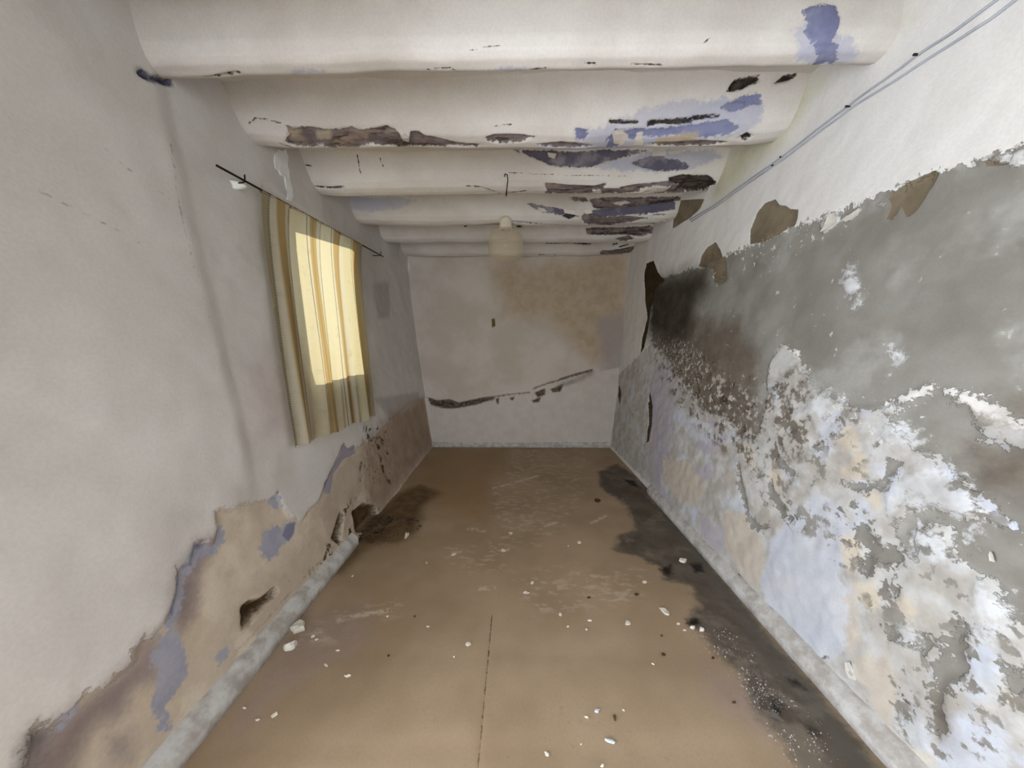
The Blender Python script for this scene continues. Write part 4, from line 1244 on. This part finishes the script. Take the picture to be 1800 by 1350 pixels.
# ------------------------------------------------------------------ wire hook in the third beam
hk = empty('wire_hook', SBM[2].point(889, 308))
tag(hk, 'bent wire with a red tip hanging from a beam', 'hook')
q = [SBM[2].point(887, 310, 0.004), SBM[2].point(888, 305, 0.02), SBM[2].point(892, 306, 0.022), SBM[2].point(893, 315, 0.02), SBM[2].point(891, 328, 0.018)]
V, Fc = tube(q, 0.0032, 8); mesh_obj('wire', V, Fc, MAT_IRON, hk, True)
q = [SBM[2].point(891, 328, 0.018), SBM[2].point(890, 337, 0.018), SBM[2].point(889, 345, 0.016)]
V, Fc = tube(q, [0.0035, 0.006, 0.003], 8); mesh_obj('red_tip', V, Fc, simple_mat('red_insulation', (104, 22, 30), (80, 16, 24), 30, 0.5), hk, True)

# ------------------------------------------------------------------ cable along the right wall
cab = empty('wall_cable', SR.point(1493, 190))
tag(cab, 'painted-over twin electric cable clipped along the right wall', 'cable')
MAT_CAB = simple_mat('painted_cable', (186, 190, 198), (172, 174, 182), 12, 0.6)
up_px = [(1768, -12), (1720, 24), (1670, 60), (1615, 95), (1560, 137), (1500, 180), (1440, 226), (1375, 277), (1310, 322), (1255, 362), (1215, 386)]
lo_px = [(1795, -8), (1740, 34), (1690, 66), (1630, 104), (1575, 141), (1505, 185), (1445, 230), (1378, 281), (1312, 326), (1257, 365), (1217, 389)]
for L in (up_px, lo_px):
    ab = SR.poly(L)
    t = np.linspace(0, len(ab) - 1, 60)
    aa = np.interp(t, range(len(ab)), ab[:, 0]); bb = np.interp(t, range(len(ab)), ab[:, 1])
    P = SR.P(aa, bb) + SR.normal(aa, bb) * (0.005 + disp_right(aa, bb, {k: np.full_like(aa, -SDM) for k in R})[:, None])
    V, Fc = tube(P, 0.0042, 8); mesh_obj('wire', V, Fc, MAT_CAB, cab, True)
for u_, v_ in ((1614, 96), (1493, 187), (1376, 276), (1362, 291)):
    a, b = SR.inverse(u_, v_)
    V, Fc = tube([SR.pos(a, b, -0.01), SR.pos(a, b, 0.016)], [0.003, 0.004], 8); mesh_obj('clip', V, Fc, MAT_IRON, cab, True)

# ------------------------------------------------------------------ loose flakes still hanging on the beams, bays and walls
MAT_FLAKE = simple_mat('paint_flake', (224, 219, 210), (212, 206, 196), 16, 0.8, 0, 0.002)
for S, par, px in (
        (SBM[2], ceil_o, [(1146, 268), (1150, 262), (1172, 266), (1168, 274), (1146, 274)]), (SBM[2], ceil_o, [(1172, 266), (1205, 259), (1204, 266), (1190, 270), (1175, 271)]),
        (SBM[3], ceil_o, [(945, 364), (956, 366), (962, 372), (948, 372)]), (SBM[3], ceil_o, [(990, 366), (1012, 370), (1008, 377), (992, 374)]),
        (SBM[3], ceil_o, [(1032, 396), (1040, 392), (1044, 398), (1038, 405)]), (SBM[3], ceil_o, [(1018, 368), (1036, 366), (1042, 374), (1030, 376)]),
        (SBM[2], ceil_o, [(962, 268), (978, 270), (974, 280), (964, 276)])):
    V, Fc = flake(S, px, 0.003, 0.006, 0.012); mesh_obj('paint_flake', V, Fc, MAT_FLAKE, par)
for px in ([(1480, 385), (1492, 378), (1510, 366), (1512, 371), (1495, 386), (1486, 390)], [(1444, 408), (1448, 396), (1460, 378), (1468, 376), (1470, 390), (1458, 402)], [(1486, 1164), (1496, 1164), (1500, 1185), (1504, 1196), (1494, 1192), (1486, 1178)],
           [(1555, 714), (1562, 705), (1570, 712), (1562, 720)], [(1738, 974), (1746, 970), (1749, 988), (1742, 986)]):
    V, Fc = flake(SR, px, 0.004, -0.004, 0.010); mesh_obj('paint_flake', V, Fc, MAT_FLAKE, wall_r)

# ------------------------------------------------------------------ chips and crumbs on the floor
MAT_CHIP = simple_mat('plaster_chip', (228, 222, 210), (214, 206, 192), 24, 0.85, 0, 0.002)
MAT_CHIPB = simple_mat('blueish_chip', (216, 222, 230), (204, 210, 220), 24, 0.85, 0, 0.002)
MAT_DIRT = simple_mat('dark_crumb', (84, 66, 44), (60, 46, 30), 40, 0.9, 0, 0.002)
MAT_LEAF = simple_mat('dry_leaf', (96, 70, 48), (78, 56, 38), 30, 0.8, 0, 0.002)


def chip(name, px, wpx, hpx, ang, label, cat, mat=MAT_CHIP, group=None, thick=0.006, seed=0):
    """irregular flat piece about wpx by hpx photo pixels lying on the floor"""
    rn = random.Random(seed + int(px[0] * 7 + px[1]))
    c = at_z(px[0], px[1], 0)
    e1 = at_z(px[0] + wpx / 2, px[1], 0); e2 = at_z(px[0], px[1] + hpx / 2, 0)
    ra = abs(e1[0] - c[0]) * 0.8; rb = abs(e2[1] - c[1]) * 0.72
    n = 9
    rows = []
    for lev, sc in ((0.0, 1.0), (0.55, 1.02), (1.0, 0.86)):
        row = []
        for k in range(n):
            t = 2 * math.pi * k / n
            rr = 0.62 + 0.6 * random.Random(k * 13 + int(px[0])).random()
            x = ra * rr * sc * math.cos(t); y = rb * rr * sc * math.sin(t)
            xr = x * math.cos(ang) - y * math.sin(ang); yr = x * math.sin(ang) + y * math.cos(ang)
            row.append((c[0] + xr, c[1] + yr, -0.0005 + thick * lev * (0.75 + 0.5 * random.Random(k * 5 + int(px[1])).random())))
        rows.append(row)
    V = [p for r in rows for p in r] + [(c[0], c[1], thick * 1.05)]
    Fc = [tuple(range(n))[::-1]]
    for i in range(2):
        for k in range(n):
            Fc.append((i * n + k, i * n + (k + 1) % n, (i + 1) * n + (k + 1) % n, (i + 1) * n + k))
    for k in range(n):
        Fc.append((2 * n + k, 2 * n + (k + 1) % n, 3 * n))
    # keep the object's origin at the piece
    V = [(p[0] - c[0], p[1] - c[1], p[2]) for p in V]
    o = mesh_obj(name, V, Fc, mat)
    o.location = (c[0], c[1], 0.001)
    return tag(o, label, cat, group)


def tiny_label(fp):
    if fp[0] < -0.62: return 'tiny whitish paint chip on the vinyl near the left skirting'
    if fp[0] > 0.62: return 'tiny whitish paint chip bordering the dark floor stain'
    if abs(fp[0] + 0.12) < 0.2: return 'tiny whitish paint chip close to the line of the floor seam'
    if fp[1] > 1.7: return 'tiny whitish paint chip on the dusty scuffed vinyl before the end wall'
    return 'tiny whitish paint chip on clean tan vinyl between seam and stain' if fp[0] > 0 else 'tiny whitish paint chip on clean tan vinyl between seam and left skirting'


GRP = 'paint chips scattered on the vinyl floor'
chip('paint_chip', (823, 1133), 13, 12, 0.6, 'round white paint chip just beside the open floor seam', 'paint chip', group=GRP)
chip('paint_chip', (1170, 1075), 16, 24, 0.5, 'long pale paint chip at the edge of the dark floor stain', 'paint chip', group=GRP)
chip('paint_chip', (1072, 1304), 20, 11, -0.2, 'oval bluish white paint chip, largest on the open floor', 'paint chip', MAT_CHIPB, GRP)
chip('paint_chip', (1049, 1250), 12, 9, 0.3, 'bluish white paint chip beside the brown husk', 'paint chip', MAT_CHIPB, GRP)
chip('paint_chip', (1201, 987), 15, 10, -0.4, 'rounded white paint chip on the black mouldy stain', 'paint chip', group=GRP, thick=0.012)
chip('paint_chip', (715, 943), 7, 12, 0.0, 'upright white paint chip by the rotten left corner', 'paint chip', group=GRP, thick=0.02)
chip('paint_chip', (1103, 1096), 15, 10, 0.4, 'crumbly pale paint chip near the long paint chip', 'paint chip', group=GRP)
chip('paint_chip', (1217, 1105), 10, 6, 0.1, 'flat white plaster crumb beside a bigger crumb at the stain edge', 'paint chip', group=GRP, thick=0.012)
chip('paint_chip', (1233, 1108), 12, 9, 0.3, 'star-shaped white plaster crumb, bigger of two at the stain edge', 'paint chip', group=GRP, thick=0.014)
chip('paint_chip', (482, 1258), 14, 10, 0.7, 'angular cream paint chip near the left skirting', 'paint chip', group=GRP)
chip('paint_chip', (611, 1189), 14, 6, 0.2, 'narrow cream paint chip lying out from the left skirting', 'paint chip', group=GRP)
for p in ((985, 1081, 8, 9), (1018, 954, 10, 6), (1133, 1024, 12, 8), (961, 1326, 11, 9), (1059, 1347, 9, 8), (1037, 1091, 11, 6), (936, 1025, 7, 9), (925, 1042, 12, 5), (898, 937, 9, 4), (453, 1266, 9, 5), (573, 1170, 11, 4),
          (999, 960, 4, 3), (798, 1155, 4, 3), (1022, 1309, 5, 4), (1096, 1249, 5, 4), (1030, 1261, 9, 4), (550, 1119, 8, 6), (556, 1125, 8, 4), (594, 1144, 9, 3), (752, 1102, 8, 4), (681, 1084, 6, 4), (1148, 1168, 6, 3), (998, 1102, 7, 4), (1031, 1107, 6, 4),
          (620, 1013, 5, 4), (750, 990, 5, 3), (885, 968, 12, 6), (797, 975, 10, 6), (430, 1245, 10, 5), (1192, 1097, 8, 5), (1203, 1108, 8, 5)):
    fp = at_z(p[0], p[1], 0)
    chip('paint_chip', p[:2], p[2], p[3], random.uniform(-0.5, 0.5), tiny_label(fp), 'paint chip', group='tiny paint chips on the tan vinyl', thick=0.004)
chip('dry_leaf', (1051, 880), 18, 9, 0.4, 'small brown dry leaf on the far part of the floor', 'leaf', MAT_LEAF, thick=0.006)
chip('husk', (1080, 1262), 6, 17, 0.05, 'dark brown narrow husk lying on the tan vinyl', 'husk', MAT_LEAF, thick=0.007)
for p in ((683, 1153, 7, 6), (729, 1084, 5, 4), (1166, 1151, 9, 8), (1119, 1045, 9, 6), (1163, 1118, 5, 5), (1253, 1157, 7, 5), (1035, 1051, 8, 4), (1290, 1235, 9, 6)):
    chip('dirt_crumb', p[:2], p[2], p[3], 0.3, tiny_label(at_z(p[0], p[1], 0)).replace('tiny whitish paint chip', 'small dark crumb of dirt'), 'crumb', MAT_DIRT, 'dark crumbs on the tan vinyl', thick=0.004)
chip('plaster_chunk', (512, 1140), 26, 18, 0.5, 'rough lump of fallen plaster against the left skirting', 'plaster', thick=0.028)
chip('plaster_slab', (524, 1106), 30, 30, 0.5, 'flat broken plaster slab leaning on the left skirting', 'plaster', thick=0.022)

# uncountable crumbs over the damp strip
rub = SF.poly([(1225, 1105), (1280, 1140), (1330, 1195), (1385, 1270), (1410, 1320)])
cv = []; cf = []
for _ in range(1500):
    t = RNG.random() ** 0.8 * (len(rub) - 1)
    i = min(int(t), len(rub) - 2)
    p = rub[i] + (rub[i + 1] - rub[i]) * (t - i) + RNG.normal(0, 0.045, 2) * np.array([1.0, 0.8])
    if vnoise(np.array([p[0] * 22]), np.array([p[1] * 22]))[0] < RNG.normal(0.0, 0.14):
        continue
    r = 0.0006 + 0.0030 * RNG.random() ** 5
    o0 = len(cv)
    a0 = RNG.random() * 6.28
    for t in range(5):
        cv.append((p[0] + r * math.cos(a0 + t * 1.2566) * (0.7 + 0.6 * RNG.random()), p[1] + r * math.sin(a0 + t * 1.2566) * (0.7 + 0.6 * RNG.random()), 0.0))
    cv.append((p[0], p[1], 0.003 + r * 0.9))
    for t in range(5):
        cf.append((o0 + t, o0 + (t + 1) % 5, o0 + 5))
tag(mesh_obj('plaster_crumbs', cv, cf, simple_mat('grey_crumb', (196, 192, 186), (150, 144, 138), 60, 0.9)), 'fine white plaster crumbs strewn over the dark damp strip', 'crumbs', kind='stuff')

# rotten rubble at the foot of the left wall
rot = SF.poly([(622, 948), (645, 915), (690, 905), (725, 905), (740, 930), (700, 948), (650, 955)])
lo, hi = rot.min(0), rot.max(0)
cv = []; cf = []
for _ in range(500):
    p = lo + (hi - lo) * RNG.random(2)
    if sdf_poly(np.array([p[0]]), np.array([p[1]]), rot)[0] < -0.01:
        continue
    edge = np.exp(-(p[0] - lo[0]) * 4)
    if RNG.random() > 0.08 + edge * 0.6:
        continue
    r = 0.004 + 0.014 * RNG.random() ** 2
    o0 = len(cv); a0 = RNG.random() * 6.28
    for t in range(5):
        cv.append((p[0] + r * 1.6 * math.cos(a0 + t * 1.2566) * (0.7 + 0.6 * RNG.random()), p[1] + r * math.sin(a0 + t * 1.2566) * (0.7 + 0.6 * RNG.random()), 0.0))
    cv.append((p[0], p[1], 0.003 + r * 0.9))
    for t in range(5):
        cf.append((o0 + t, o0 + (t + 1) % 5, o0 + 5))
tag(mesh_obj('rotten_rubble', cv, cf, MAT_DIRT), 'dark rotten crumbs heaped at the foot of the left wall', 'rubble', kind='stuff')
